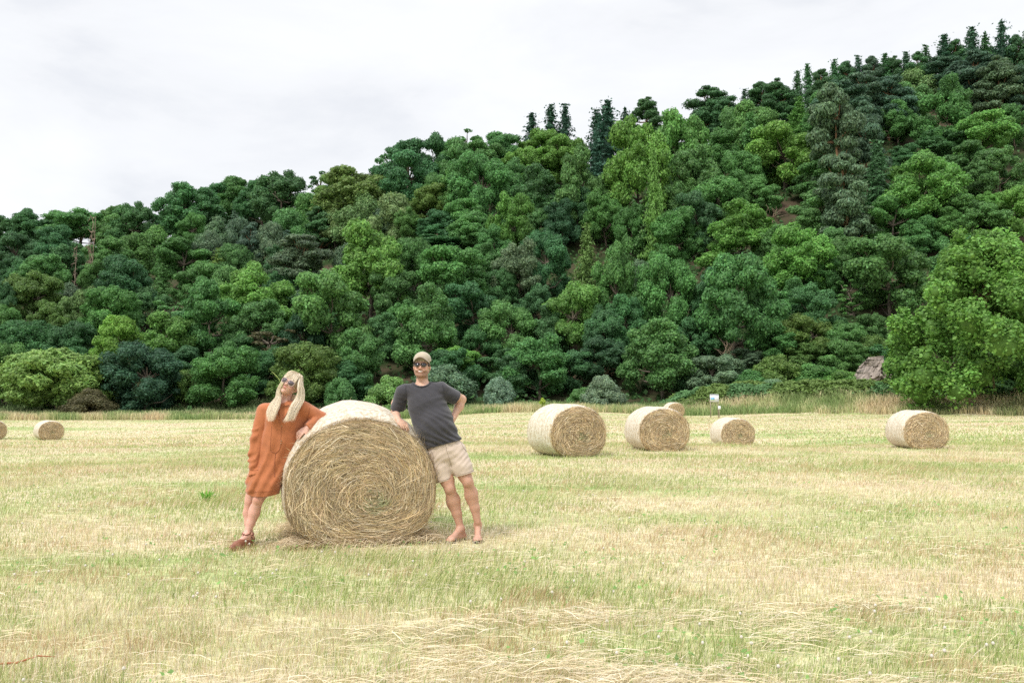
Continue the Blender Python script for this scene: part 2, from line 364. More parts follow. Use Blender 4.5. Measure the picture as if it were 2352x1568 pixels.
        wood(wb, cen, r, top=.9, r0=.028, crook=.012)
    elif kind in ('spruce', 'larch'):
        lv = 30 if kind == 'spruce' else 34; Ps = []; Ns = []; S = []
        for a in range(lv):
            z = .99 - .95 * (a / lv) ** .93; R = (.004 + .5 * (1 - z) ** (.95 if kind == 'spruce' else .8)) * r.uniform(.8, 1.12); z00 = z
            for b in range(r.integers(6, 9)):
                th = r.uniform(0, 6.28); m = int(8 + 60 * R); t = r.uniform(.05, 1, m) ** .8; z = z00 - r.uniform(0, .03) * (1.2 - z00); Rb = R * r.choice([.5, .8, 1.0, 1.25])
                droop = (.28 if kind == 'spruce' else .12); rise = .10 if kind == 'spruce' else .02
                w = (1 - t) * .06 + .018
                x = np.cos(th) * t * Rb + r.normal(0, 1, m) * w * -np.sin(th); y = np.sin(th) * t * Rb + r.normal(0, 1, m) * w * np.cos(th)
                zz = z - droop * R * t ** 1.2 + rise * R * t ** 4 - np.abs(r.normal(0, .008 if kind == 'spruce' else .02, m))
                Ps.append(np.stack([x, y, zz], 1)); nn = np.stack([np.cos(th) * np.full(m, .35), np.sin(th) * np.full(m, .35), np.ones(m)], 1) + .45 * r.normal(size=(m, 3)); Ns.append(nn)
        P = np.concatenate(Ps); Nn = np.concatenate(Ns)
        V, T = cards(P, Nn, .0125 * r.uniform(.6, 1.3, len(P)), 1.9, r); tn = r.uniform(.65, 1.35, len(P)); mb.add(V, [T], np.repeat(np.stack([tn] * 3, 1), 4, 0))
        zc = np.linspace(.0, .93, 10); mb.tube(np.c_[zc * 0, zc * 0, zc], (1 - zc) ** .9 * .12 + .004, 9, c=(.6, .6, .6))
        wb.tube([(0, 0, -.32), (0, 0, .3), (0, 0, 1.0)], [.022, .015, .004], 7)
    elif kind == 'birch':
        n = 26; z = r.uniform(.12, .95, n); q = np.interp(z, [0, .4, .8, 1], [.30, .36, .2, .03]) * r.uniform(.3, 1.05, n); ph = np.arange(n) * 2.4
        cen = np.stack([np.cos(ph) * q, np.sin(ph) * q, z - .05], 1); rad = r.uniform(.09, .14, n)
        puff_set(mb, cen, rad, 400, .010, r, 1.45, .5, 2.2, (0, 0, 1), .68, r.uniform(.86, 1.15, n))
        wood(wb, cen[:10], r, r0=.018, top=.85)
    elif kind == 'open':                             # thin crown with bare grey wood showing
        n = 20; z = np.linspace(.95, .1, n); q = r.uniform(.1, .42, n); ph = np.arange(n) * 2.4
        cen = np.stack([np.cos(ph) * q, np.sin(ph) * q, z], 1); rad = r.uniform(.06, .13, n)
        puff_set(mb, cen, rad, 110, .018, r, .5, .6, 1.5, None, 0, r.uniform(.75, 1.2, n))
        wood(wb, cen, r, r0=.035, top=.85, crook=.03, rt=.012)
    elif kind == 'bare':                             # dead standing stems
        wood(wb, [], r, top=.97, r0=.03, crook=.02, rt=.006, n=9)
        for k in range(26):
            z = r.uniform(.15, .95); th = r.uniform(0, 6.28); ln = r.uniform(.08, .34) * (1.1 - z * .6)
            e1 = np.array([math.cos(th) * ln * .5, math.sin(th) * ln * .5, z + ln * r.uniform(-.1, .4)]); e2 = e1 + np.array([math.cos(th + .5) * ln * .5, math.sin(th + .5) * ln * .5, ln * r.uniform(-.4, .5)])
            wb.tube([(0, 0, z), e1, e2], [.010, .007, .003], 5, cap=False)
            e3 = e1 + r.normal(0, .5, 3) * ln; wb.tube([e1, e3], [.006, .002], 4, cap=False)
    if mb.n:                                         # bring the crown to exactly one wide, one high
        A = np.concatenate(mb.V); q = np.percentile(np.hypot(A[:, 0], A[:, 1]), 97); zt = np.percentile(A[:, 2], 99.8)
        for L_ in (mb.V, wb.V):
            for k in range(len(L_)): L_[k] = L_[k] * [.5 / q, .5 / q, 1 / zt]
    cm = mb.mesh('crown_' + kind, M['leaf']) if mb.n else None
    return cm, wb.mesh('trunk_' + kind, M['bark'], True)
PR = {}
for k, seeds in {'broad': 5, 'oval': 3, 'pine': 4, 'spruce': 3, 'larch': 2, 'birch': 2, 'bush': 3, 'willow': 1, 'near': 1, 'open': 2, 'bare': 2}.items():
    PR[k] = [proto(k, 100 + 17 * i + len(k)) for i in range(seeds)]
HUE = {'fresh': (.125, .275, .055), 'bright': (.112, .258, .056), 'mid': (.088, .215, .062), 'dark': (.060, .158, .058), 'deep': (.042, .11, .048), 'blue': (.060, .125, .075), 'grey': (.105, .18, .095), 'olive': (.112, .205, .05),
       'pale': (.14, .235, .085), 'yellow': (.135, .265, .045), 'silver': (.15, .25, .15), 'brown': (.095, .10, .045), 'lime': (.155, .28, .075), 'teal': (.044, .112, .062), 'rust': (.16, .09, .05)}
HNAME = {'fresh': 'fresh green', 'bright': 'bright green', 'mid': 'mid green', 'dark': 'dark green', 'deep': 'very dark green', 'blue': 'dark bluish green', 'grey': 'dull grey green', 'olive': 'yellowish olive green', 'pale': 'pale green',
         'yellow': 'yellow green', 'silver': 'silvery green', 'brown': 'brownish green', 'lime': 'light fresh green', 'teal': 'dark blue green', 'rust': 'rusty'}
KNAME = {'broad': ('broadleaf_tree', 'broadleaf tree'), 'oval': ('broadleaf_tree', 'fine leaved tree'), 'pine': ('pine_tree', 'pine'), 'spruce': ('spruce_tree', 'spruce'), 'larch': ('larch_tree', 'larch'), 'birch': ('birch_tree', 'birch'),
         'bush': ('bush', 'bush'), 'willow': ('willow_tree', 'willow'), 'near': ('broadleaf_tree', 'broadleaf tree'), 'open': ('thin_tree', 'thin crowned tree'), 'bare': ('bare_tree', 'bare dead tree')}
STEM = dict.fromkeys(KNAME, .20); STEM.update(bush=.0, willow=.0, pine=.32, bare=.3, open=.3, near=.13, spruce=.1, larch=.1); TR = random.Random(5); PN = {}
def tree(kind, hue, loc, w, h, label=None, group=None, dep=None, sink=0.0, bark=None, j=.10):
    """loc = foot of the trunk; w, h = size of the crown in metres"""
    loc = np.asarray(loc, float)
    nm, kd = KNAME[kind]
    stem = STEM[kind]
    o = empty(nm, (loc[0], loc[1], loc[2] - sink), TR.uniform(0, 6.28), (w, dep or w * TR.uniform(.85, 1.0), h))
    o.rotation_euler[0] = TR.uniform(-.045, .045); o.rotation_euler[1] = TR.uniform(-.045, .045)
    i = PN.get(kind, 0); PN[kind] = i + 1; cm, tm = PR[kind][i % len(PR[kind])]
    hc = HUE[hue]; f = [1 + TR.uniform(-j, j) for _ in range(3)]; b = 1 + TR.uniform(-.15, .15)
    if cm:
        c = link('crown', cm, o, (0, 0, stem)); c.color = (hc[0] * f[0] * b, hc[1] * b, hc[2] * f[2] * b, 1)
    t = link('trunk', tm, o, (0, 0, stem)); t.color = bark or (1, 1, 1, 1)
    tag(o, label, 'bush' if kind == 'bush' else 'tree', group)
    return o
# ------------------------------------------------------------------ the wood: crown centre x, top y, width, height (read off the picture), kind, colour
WOOD = [
 (10,500,80,95,'broad','dark'),(72,478,90,85,'broad','dark'),(30,535,90,90,'broad','dark'),(130,520,90,90,'broad','dark'),(185,480,130,85,'broad','mid'),(60,590,90,90,'oval','dark'),
 (262,470,80,110,'broad','mid'),(300,460,95,120,'broad','dark'),(432,427,135,115,'broad','dark'),(408,455,80,90,'broad','dark'),(505,424,70,90,'broad','dark'),(545,408,100,100,'broad','mid'),
 (635,388,115,130,'broad','dark'),(600,410,90,110,'broad','dark'),(730,400,55,55,'open','dark'),(825,382,180,135,'broad','olive'),(780,400,90,110,'broad','olive'),(935,318,130,165,'broad','dark'),(900,345,80,120,'open','dark'),
 (1000,312,95,150,'broad','dark'),(1042,320,90,150,'broad','mid'),(1078,302,75,90,'open','mid'),(1145,299,105,110,'broad','mid'),(1110,330,90,90,'broad','mid'),
 (1225,258,62,120,'spruce','teal'),(1263,240,46,110,'spruce','teal'),(1297,238,62,120,'spruce','teal'),(1250,302,120,110,'broad','bright'),(1195,335,85,100,'oval','bright'),
 (1372,252,46,150,'spruce','teal'),(1394,232,56,190,'spruce','teal'),(1429,250,40,150,'spruce','teal'),(1487,224,75,70,'pine','dark'),(1475,275,135,240,'broad','bright'),(1550,262,130,200,'broad','bright'),
 (1632,203,95,125,'pine','dark'),(1672,225,80,110,'pine','dark'),(1728,228,120,160,'broad','mid'),
 (1712,205,46,80,'spruce','blue'),(1745,190,70,90,'pine','dark'),(1782,182,75,110,'pine','dark'),(1828,165,55,120,'larch','dark'),(1862,148,50,110,'larch','dark'),(1890,158,50,110,'pine','dark'),(1914,138,52,120,'spruce','dark'),
 (1943,142,52,100,'pine','dark'),(1956,158,22,30,'open','rust'),(1976,127,50,110,'spruce','blue'),(2003,131,52,100,'pine','blue'),(2031,124,50,110,'spruce','dark'),(2060,128,52,100,'pine','dark'),(2086,120,50,110,'spruce','blue'),(2111,124,48,110,'pine','dark'),
 (2136,104,46,120,'spruce','dark'),(2173,80,50,140,'spruce','teal'),(2197,96,50,120,'pine','dark'),(2233,62,58,150,'spruce','teal'),(2270,76,50,130,'spruce','dark'),(2304,52,60,150,'spruce','teal'),(2335,78,60,130,'pine','dark'),(2356,72,60,140,'spruce','dark'),
 (1930,183,120,140,'pine','blue'),(1990,166,105,140,'pine','grey'),(2043,178,95,130,'pine','blue'),(2235,118,110,130,'pine','blue'),(2305,128,100,140,'pine','grey'),(2348,150,80,120,'pine','blue'),(2170,130,90,100,'pine','blue'),
 (2104,158,85,80,'birch','pale'),(2082,200,95,100,'broad','mid'),(2180,178,112,165,'broad','mid'),(2172,290,125,85,'broad','dark'),(2060,235,80,90,'broad','mid'),(1890,210,80,110,'broad','mid'),
 (1835,222,62,85,'larch','bright'),(1800,285,130,140,'broad','bright'),(1765,300,90,110,'broad','mid'),(1925,190,125,250,'pine','grey'),(1985,230,90,180,'pine','blue'),(2020,320,85,170,'spruce','dark'),(1945,362,105,200,'pine','grey'),
 (1730,262,90,150,'larch','mid'),(1690,250,80,120,'oval','mid'),(1640,300,90,120,'broad','mid'),(1590,338,115,160,'broad','mid'),(1512,335,62,250,'larch','fresh'),(1495,420,80,160,'larch','mid'),
 (1340,340,110,190,'broad','mid'),(1300,318,90,110,'broad','bright'),(1225,385,105,150,'broad','dark'),(1190,360,80,120,'broad','mid'),(1100,345,125,170,'oval','mid'),(1045,390,90,120,'broad','mid'),(985,418,90,95,'broad','olive'),(1060,460,90,100,'broad','mid'),
 (905,445,90,105,'birch','pale'),(822,445,95,115,'birch','pale'),(705,445,100,100,'birch','mid'),(738,475,75,95,'pine','dark'),(770,480,70,80,'birch','pale'),(655,480,80,90,'birch','mid'),
 (500,498,70,100,'birch','grey'),(545,500,60,95,'birch','grey'),(470,530,70,90,'birch','grey'),(542,465,40,60,'spruce','silver'),(625,512,65,115,'birch','grey'),(578,512,60,120,'pine','blue'),(660,530,60,90,'pine','blue'),
 (422,545,110,105,'broad','mid'),(360,520,80,90,'birch','mid'),(315,535,90,90,'birch','mid'),(240,545,90,90,'broad','mid'),(100,585,100,100,'broad','mid'),(150,560,90,90,'oval','dark'),(20,590,70,100,'broad','dark'),
 (345,490,40,90,'open','dark'),(205,490,60,190,'bare','grey'),(172,560,36,110,'bare','grey'),
 (75,625,108,115,'broad','olive'),(115,692,85,115,'broad','olive'),(0,650,60,120,'broad','dark'),(60,735,110,110,'oval','dark'),(20,700,80,100,'oval','mid'),(182,658,80,110,'oval','pale'),(150,650,60,80,'birch','grey'),(248,660,110,120,'oval','mid'),
 (292,590,110,130,'oval','dark'),(372,605,60,95,'larch','mid'),(330,650,90,100,'oval','dark'),(400,690,80,90,'open','mid'),(265,725,100,135,'broad','yellow'),(390,715,125,135,'broad','bright'),(170,740,100,110,'oval','dark'),(145,795,80,80,'oval','dark'),(310,755,80,80,'oval','mid'),
 (502,570,85,100,'larch','olive'),(455,600,90,100,'broad','mid'),(520,610,70,100,'birch','mid'),(480,640,120,170,'broad','mid'),(592,600,140,170,'broad','bright'),(600,690,120,130,'broad','mid'),(690,538,128,150,'pine','grey'),(650,560,90,90,'broad','dark'),
 (760,625,140,190,'broad','mid'),(720,645,80,100,'broad','grey'),(610,755,95,90,'open','brown'),(560,770,90,80,'broad','dark'),(690,720,90,110,'broad','deep'),
 (850,510,150,200,'broad','bright'),(952,545,90,110,'oval','mid'),(910,610,100,130,'broad','mid'),(1000,540,120,60,'pine','dark'),(1010,485,90,80,'broad','dark'),(1092,485,110,90,'broad','mid'),(1178,445,98,150,'broad','bright'),(1130,520,80,90,'broad','mid'),
 (1255,525,100,150,'oval','dark'),(1190,555,105,145,'oval','grey'),(1040,570,140,140,'broad','mid'),(1110,560,80,90,'broad','mid'),(1395,440,84,115,'broad','mid'),(1450,470,70,110,'oval','mid'),(1352,515,76,165,'larch','olive'),(1320,430,90,110,'broad','dark'),(1290,460,80,110,'broad','deep'),
 (1545,480,105,120,'oval','mid'),(1412,545,86,220,'oval','mid'),(1470,600,80,120,'oval','grey'),(1545,572,125,210,'oval','mid'),(1600,440,90,130,'broad','dark'),(1650,395,120,130,'oval','mid'),(1700,465,140,150,'broad','bright'),(1745,400,80,90,'broad','mid'),
 (1685,585,165,225,'broad','mid'),(1620,640,90,130,'broad','dark'),(1885,372,110,80,'broad','mid'),(1880,430,110,110,'broad','mid'),(1840,518,140,170,'broad','bright'),(1785,520,90,120,'broad','mid'),(1905,520,80,90,'broad','mid'),(1950,545,90,100,'oval','mid'),
 (2042,545,160,165,'broad','mid'),(2050,450,120,115,'broad','mid'),(1985,480,80,90,'open','grey'),(2140,355,150,165,'broad','bright'),(2085,380,80,90,'broad','bright'),(2080,335,80,60,'broad','dark'),(2260,265,115,110,'broad','bright'),(2330,240,70,90,'broad','mid'),(2230,330,110,90,'broad','mid'),
 (2300,340,105,115,'broad','mid'),(2232,448,130,100,'broad','mid'),(2335,430,90,110,'broad','bright'),(2170,480,90,80,'broad','mid'),(2290,440,70,80,'broad','bright'),(2250,540,110,110,'broad','dark'),(2120,500,90,90,'broad','mid'),
 (1085,650,115,130,'broad','dark'),(980,655,125,180,'broad','mid'),(925,690,80,110,'broad','mid'),(880,720,80,100,'broad','dark'),(1165,690,115,140,'oval','mid'),(1230,650,80,100,'broad','dark'),(1310,650,115,150,'broad','bright'),(1260,700,90,120,'broad','dark'),(1100,740,90,100,'broad','dark'),
 (1380,700,90,130,'oval','dark'),(1430,680,100,140,'broad','dark'),(1480,650,70,110,'oval','mid'),(1590,730,90,100,'broad','dark'),(1880,652,100,130,'broad','dark'),(1820,640,90,110,'broad','mid'),(1800,740,100,90,'broad','mid'),(1860,720,110,100,'oval','olive'),(1940,735,90,90,'oval','mid'),
 (1890,585,80,100,'broad','mid'),(1960,640,60,80,'open','mid'),(2000,720,60,70,'oval','mid'),(1760,640,80,100,'broad','mid'),(1010,400,80,100,'oval','mid'),(870,480,60,70,'birch','grey'),(940,480,70,80,'oval','mid'),(1700,350,90,110,'oval','mid'),(1560,400,80,110,'oval','mid'),
 (1980,420,70,110,'spruce','dark'),(800,560,70,100,'birch','grey'),(640,620,70,100,'oval','dark'),(540,560,70,100,'oval','mid'),(225,600,70,90,'oval','mid'),(440,490,60,80,'broad','mid'),(1240,470,80,90,'oval','mid'),(1150,620,70,90,'oval','dark'),(2190,560,90,100,'broad','mid'),
]
# trees and bushes standing along the foot of the slope, each with its own label: cx, top, base, w, kind, colour, distance, label
EDGE = [
 (12,785,945,110,'oval','mid',92,'mid green tree at the left edge of the photo beside the pale willow'),
 (135,802,945,238,'willow','lime',88,'wide light green willow with rounded billowing crown at the foot of the slope, left'),
 (205,893,948,100,'bush','brown',84,'low brownish green bush in front of the pale willow'),
 (335,780,945,172,'oval','teal',89,'dark blue green tree right of the pale willow'),
 (425,850,945,90,'bush','olive',93,'olive green bush filling the gap right of the dark blue green tree'),
 (515,782,945,165,'oval','mid',91,'mid green tree left of the woman, between two darker trees'),
 (700,786,945,160,'oval','olive',91,'yellowish green tree behind the woman in the orange dress'),
 (612,800,945,90,'oval','deep',98,'dark tree under the bare grey branches behind the woman'),
 (785,868,942,70,'bush','mid',88,'green bush peeping over the large bale beside the woman'),
 (825,752,942,135,'broad','mid',97,'rich green broadleaf tree above the large hay bale'),
 (893,864,942,112,'bush','lime',87,'light green feathery bush left of the man'),
 (1020,838,942,140,'bush','grey',90,'dull green rounded bush directly behind the man'),
 (1050,795,935,120,'broad','bright',97,'bright green tree rising behind the man'),
 (1143,866,936,66,'bush','silver',85,'silvery bush standing alone right of the man'),
 (1235,765,936,160,'oval','mid',93,'large mid green tree above the silvery bush, right of the man'),
 (1150,800,936,110,'broad','dark',98,'dark green tree between the man and the large mid green tree'),
 (1385,862,938,88,'bush','silver',84,'silvery leaved bush behind the two nearest bales on the right'),
 (1340,890,938,70,'bush','mid',86,'low green bush touching the left side of the silvery leaved bush'),
 (1390,770,936,130,'broad','deep',98,'very dark tree behind the silvery leaved bush'),
 (1518,732,936,178,'broad','mid',92,'big rounded mid green tree above the bale with the smaller bale behind it'),
 (1643,815,925,125,'oval','silver',90,'grey green tree behind the white information board'),
 (1590,850,930,90,'bush','dark',92,'dark bush left of the white information board'),
 (1725,850,922,110,'bush','mid',88,'mid green bush right of the white information board'),
 (1700,800,922,100,'oval','grey',97,'dull green tree above the bushes right of the information board'),
 (1790,815,918,110,'bush','olive',88,'yellowish bush between the information board and the rock face'),
 (1775,870,918,60,'bush','silver',84,'small pale round bush on the bracken bank'),
 (1865,835,918,120,'bush','mid',87,'wide green bush left of the rock face'),
 (1850,780,915,110,'oval','olive',96,'olive green tree above the wide bush left of the rock face'),
 (1935,850,915,95,'bush','bright',85,'bright green bush touching the rock face'),
 (1930,780,915,110,'oval','mid',94,'mid green tree leaning over the left of the rock face'),
 (2005,770,850,80,'bush','olive',95,'olive scrub growing on top of the rock face'),
 (2120,840,915,130,'bush','bright',78,'bright green bush under the big near tree, right of the rock'),
 (2200,860,915,110,'bush','dark',75,'dark bush in the shade left of the near tree trunk'),
 (2330,850,915,130,'bush','mid',74,'green bush at the right edge of the photo under the near tree'),
]
ZN = [(900, 'foot'), (760, 'lower part'), (640, 'middle'), (520, 'upper middle'), (0, 'top')]
ORD = ['', 'first', 'second', 'third', 'fourth', 'fifth', 'sixth', 'seventh', 'eighth', 'ninth', 'tenth', 'eleventh', 'twelfth', 'thirteenth', 'fourteenth', 'fifteenth', 'sixteenth', 'seventeenth', 'eighteenth', 'nineteenth', 'twentieth'] + ['%dth' % k for k in range(21, 60)]
placed = []
for (cx, top, w, h, kind, hue) in WOOD:
    bp = top + h * 1.12
    X, Y, g = on_hill(cx, bp)
    h *= 1.12; ht = h * Y / F; zt = at(cx, top, Y)[2]
    stem = STEM[kind]
    if zt - g > (1 + stem) * ht * 1.35: g2 = zt - (1 + stem) * ht * 1.35
    sink = (1 + stem) * ht - (zt - g)
    if sink < 0: ht = (zt - g) / (1 + stem); sink = 0     # grown to reach the ground
    if kind == 'spruce': w = ht * F / Y * TR.uniform(.58, .82) / 1.28
    bk = (1.6, 1.5, 1.45, 1) if kind == 'bare' else ((1.5, 1.05, .75, 1) if kind == 'pine' else (1, 1, 1, 1))
    o = tree(kind, hue, (X, Y, g), w * Y / F * 1.28, ht, sink=sink, bark=bk)
    placed.append((X, Y)); o['_px'] = cx; o['_k'] = (HNAME[hue] + ' ' if kind != 'bare' else '') + KNAME[kind][1]
    u = (Y - YB) / (YR - YB)
    o['_z'] = 'on the hill skyline' if u > .86 else 'high on the slope' if u > .6 else 'halfway up the slope' if u > .33 else 'low on the slope'
# more trees between them so that the slope is covered from any side
fr = random.Random(3)
for k in range(16):                                  # the pines go on behind the skyline on the right
    px = 1700 + k * 43 + fr.uniform(-12, 12); Y = YR + fr.uniform(4, 16); X = (px - CX) / F * Y; g = float(hill_z(X, Y)); h = fr.uniform(8, 10)
    kind = fr.choice(['pine', 'spruce', 'pine']); hue = fr.choice(['dark', 'blue'])
    o = tree(kind, hue, (X, Y, g), h * .75, h, sink=.15 * h); placed.append((X, Y)); o['_px'] = px; o['_k'] = 'tall ' + HNAME[hue] + ' ' + KNAME[kind][1]; o['_z'] = 'behind the hill skyline'
P0 = np.array(placed)
for row in range(14):
    Y = YB + 9 + row * 8.6
    for k in range(-12, 13):
        X = k * 9.4 * (Y / 150) + (row % 2) * 4 + fr.uniform(-2, 2); y = Y + fr.uniform(-3, 3)
        if abs(X / y) > .80 or len(placed) > 280: continue
        if np.min(np.hypot((P0[:, 0] - X), (P0[:, 1] - y) * .8)) < 5.2: continue
        h = fr.uniform(6, 8); g = float(hill_z(X, y))
        kind = fr.choice(['broad', 'broad', 'oval']); hue = fr.choice(['dark', 'mid', 'dark'])
        o = tree(kind, hue, (X, y, g), h * .95, h * .8, sink=h * .22)
        placed.append((X, y)); P0 = np.array(placed); o['_px'] = CX + F * X / y; o['_k'] = 'smaller ' + HNAME[hue] + ' ' + KNAME[kind][1]
        u = (y - YB) / (YR - YB)
        o['_z'] = 'on the hill skyline' if u > .86 else 'high on the slope' if u > .6 else 'halfway up the slope' if u > .33 else 'low on the slope'
byk = {}
for o in list(COL.objects):
    if '_k' in o: byk.setdefault((o['_k'], o['_z']), []).append(o)
for (k, z), os_ in byk.items():
    os_.sort(key=lambda o: o['_px'])
    for i, o in enumerate(os_):
        px = o['_px']; side = 'far left' if px < 500 else 'left' if px < 1000 else 'centre' if px < 1450 else 'right' if px < 1950 else 'far right'
        o['label'] = ('the only %s %s, %s' % (k, z, side)) if len(os_) == 1 else '%s from left of the %ss %s' % (ORD[i + 1], k, z) if i < len(os_) - 1 else 'rightmost of the %ss %s' % (k, z)
        o['group'] = 'trees of the wooded hillside'
        for q in ('_px', '_k', '_z'): del o[q]
for (cx, top, base, w, kind, hue, Y, lab) in EDGE:
    X = at(cx, base, Y)[0]; g = float(hill_z(X, Y)) if Y > YB else float(field_z(X, Y))
    stem = STEM[kind]
    zt = at(cx, top, Y)[2]; ht = (zt - g) / (1 + stem) if kind in ('bush', 'willow') else (zt - g) / 1.02
    tree(kind, hue, (X, Y, g), w * Y / F * 1.1, ht, lab, 'bushes and trees at the foot of the slope', sink=0 if kind in ('bush', 'willow') else (.02 + stem) * ht - .02 * ht)
# the big near tree on the right
Yn = 66.0; pX = at(2290, 900, Yn)[0]; gn = float(field_z(pX, Yn)); zt = at(2240, 460, Yn)[2]
htn = (zt - gn) / 1.12
tree('near', 'fresh', (pX, Yn, gn), 445 * Yn / F, htn, 'big near tree with leafy bright green crown standing at the right edge of the field', sink=.2 * htn, dep=470 * Yn / F, bark=(1.6, 1.55, 1.4, 1), j=0)

# undergrowth covering the slope
rr = np.random.default_rng(11); n = 60000
Y = YB + 1 + (YR - YB + 30) * rr.random(n); X = Y * rr.uniform(-.8, .8, n)
keep = fbm(X / 6, Y / 6, 9, 3) > .40; X, Y = X[keep], Y[keep]; n = len(X)
P = np.stack([X, Y, hill_z(X, Y) + rr.random(n) ** 1.5 * 2.4 * fbm(X / 3, Y / 3, 19, 2)], 1)
V, T = cards(P, sph(n, rr) + [0, -.4, .7], .22 * rr.uniform(.6, 1.5, n), 1.2, rr)
tone = rr.uniform(.6, 1.4, (n, 1)); cc = np.array([.065, .15, .045]) * tone
tag(link('undergrowth', mkmesh('undergrowth', V, [T], M['grass'], np.repeat(cc, 4, 0))), 'dark green undergrowth between the trees of the hillside', 'undergrowth', kind='stuff')
# ------------------------------------------------------------------ the mown field
def blades(X, Y, Z, H, Wd, lean, col, r, tipc=1.12):
    """curved three-sided blades: foot, height, width, lean vector (n,2)"""
    n = len(X); th = r.uniform(0, math.pi, n); s = np.stack([np.cos(th), np.sin(th) * .6, np.zeros(n)], 1) * (Wd / 2)[:, None]
    b = np.stack([X, Y, Z], 1); ln = np.concatenate([lean, np.zeros((n, 1))], 1)
    m = b + ln * .35 * H[:, None]; m[:, 2] += H * .6
    t = b + ln * H[:, None]; t[:, 2] += H * np.clip(1.0 - .25 * np.hypot(lean[:, 0], lean[:, 1]), .15, 1)
    V = np.stack([b - s, b + s, m + s * .75, m - s * .75, t], 1).reshape(-1, 3)
    i = np.arange(n)[:, None] * 5
    c = np.repeat(col, 5, 0).reshape(n, 5, 3).copy(); c[:, 4] *= tipc; c[:, :2] *= .9
    return V, i + [0, 1, 2, 3], i + [3, 2, 4], c.reshape(-1, 3)
STRAW = np.array([.69, .555, .375]); DRY = np.array([.75, .67, .51]); GREEN = np.array([.33, .42, .14]); YG = np.array([.62, .60, .32]); BROWN = np.array([.50, .385, .23])
def greenness(X, Y):
    a = fbm(X * .35 + 3, Y * .75, 21, 4); b = fbm(X * .06 + 9, Y * .22, 33, 3); c = fbm(X * 1.6, Y * 2.2, 44, 3)
    return np.clip((a * .5 + b * .32 + c * .18 - .47) * 7.5 + .36, 0, 1)
def grasscol(X, Y, r):
    g = greenness(X, Y); n = len(X); q = r.random(n)
    g2 = np.clip(g * .95 + .04 + r.normal(0, .12, n), 0, 1)
    c = np.where((q < g2 * .62)[:, None], GREEN, np.where((q < g2 * .62 + .30)[:, None], YG, np.where((r.random(n) < .5)[:, None], STRAW, DRY)))
    br = fbm(X * .9 + 50, Y * 1.6, 61, 3)
    c = np.where(((r.random(n) < .55) & (br > .60))[:, None], BROWN * 1.15, c)
    return c * r.uniform(.72, 1.25, n)[:, None] * [1, 1, 1]
r = np.random.default_rng(4)
def spread(n, y0, y1, p, half, r):                   # density falls as 1/Y**p, inside a fan
    a = 2 - p; u = r.random(n); Y = (y0 ** a + u * (y1 ** a - y0 ** a)) ** (1 / a); return (Y * half + 1.8) * r.uniform(-1, 1, n), Y
BX, BY = -1.72, 8.92                                 # middle of the large bale
def off_bale(X, Y):
    ax = np.array([math.sin(.33), -math.cos(.33)]); dx, dy = X - BX, Y - BY
    return ~((np.abs(dx * ax[0] + dy * ax[1]) < .66) & (np.abs(-dx * ax[1] + dy * ax[0]) < .55))
X, Y = spread(640000, 3.3, 32, 1.75, .74, r); k = off_bale(X, Y); X, Y = X[k], Y[k]
clump = fbm(X * 5, Y * 5, 71, 2); long_ = fbm(X * .5 + 4, Y * .8 + 2, 81, 3)
k = (clump > .30) | (r.random(len(X)) < .6); X, Y, clump, long_ = X[k], Y[k], clump[k], long_[k]; n = len(X)
H = (.026 + .052 * r.random(n) ** 1.3) * (.6 + .9 * clump) * (1 + 1.1 * np.clip(long_ - .54, 0, 1) * 4)
H = np.where(r.random(n) < .05, H * 1.8, H)
wind = np.stack([.16 + .4 * (fbm(X * .4, Y * .6, 91, 2) - .4), -.1 + .25 * (fbm(X * .7, Y * .7, 95, 2) - .5)], 1)
lean = wind * (1 + 1.5 * np.clip(long_ - .5, 0, 1)[:, None] * 3) + r.normal(0, .32, (n, 2))
Wd = (.0022 + .0022 * r.random(n)) * (.75 + Y / 12)
V, q4, q3, c = blades(X, Y, field_z(X, Y), H, Wd, lean, grasscol(X, Y, r), r)
me = mkmesh('grass', V, [q4, q3], M['grass'], c)
tag(link('short_grass', me), 'short mown straw yellow and green grass covering the near field', 'grass', kind='stuff')
# farther grass: short wide tufts
X, Y = spread(260000, 30, 84, 1.2, .8, r); n = len(X)
H = .05 + .07 * r.random(n)
V, q4, q3, c = blades(X, Y, field_z(X, Y) - .01, H, .015 + .03 * r.random(n), r.normal(0, .5, (n, 2)), grasscol(X, Y, r), r)
tag(link('far_grass', mkmesh('far_grass', V, [q4, q3], M['grass'], c)), 'pale stubble with green streaks on the far half of the field', 'grass', kind='stuff')
# cut straw lying about, in loose swaths
def stalks(n, cx, cy, z, ln, wd, ang, r, arch=.02, col=None, tilt=.12):
    a = ang; L2 = ln / 2; bend = r.normal(0, .07, n) * ln; dx, dy = np.cos(a), np.sin(a); zz = z
    ti = r.normal(0, tilt, n) * ln
    P = []
    for t in (-1, -.3, .35, 1):
        e = 1 - t * t
        P.append(np.stack([cx + dx * L2 * t - dy * bend * e, cy + dy * L2 * t + dx * bend * e, zz + arch * e * r.uniform(.2, 1.6, n) + ti * t * .5], 1))
    P = np.stack(P, 1); P[:, :, 2] = np.maximum(P[:, :, 2], (z - .01)[:, None])
    side = np.stack([-dy, dx, r.normal(0, .9, n)], 1); side /= np.linalg.norm(side, axis=1)[:, None]
    w = (wd / 2)[:, None, None] * np.array([.9, 1, .9, .35])[None, :, None] * side[:, None, :]
    V = np.stack([P - w, P + w], 2).reshape(-1, 3); i = np.arange(n)[:, None] * 8
    Q = np.concatenate([i + [0, 1, 3, 2], i + [2, 3, 5, 4], i + [4, 5, 7, 6]])
    return V, Q, np.repeat(col, 8, 0)
X, Y = spread(150000, 3.4, 15, 1.7, .72, r)
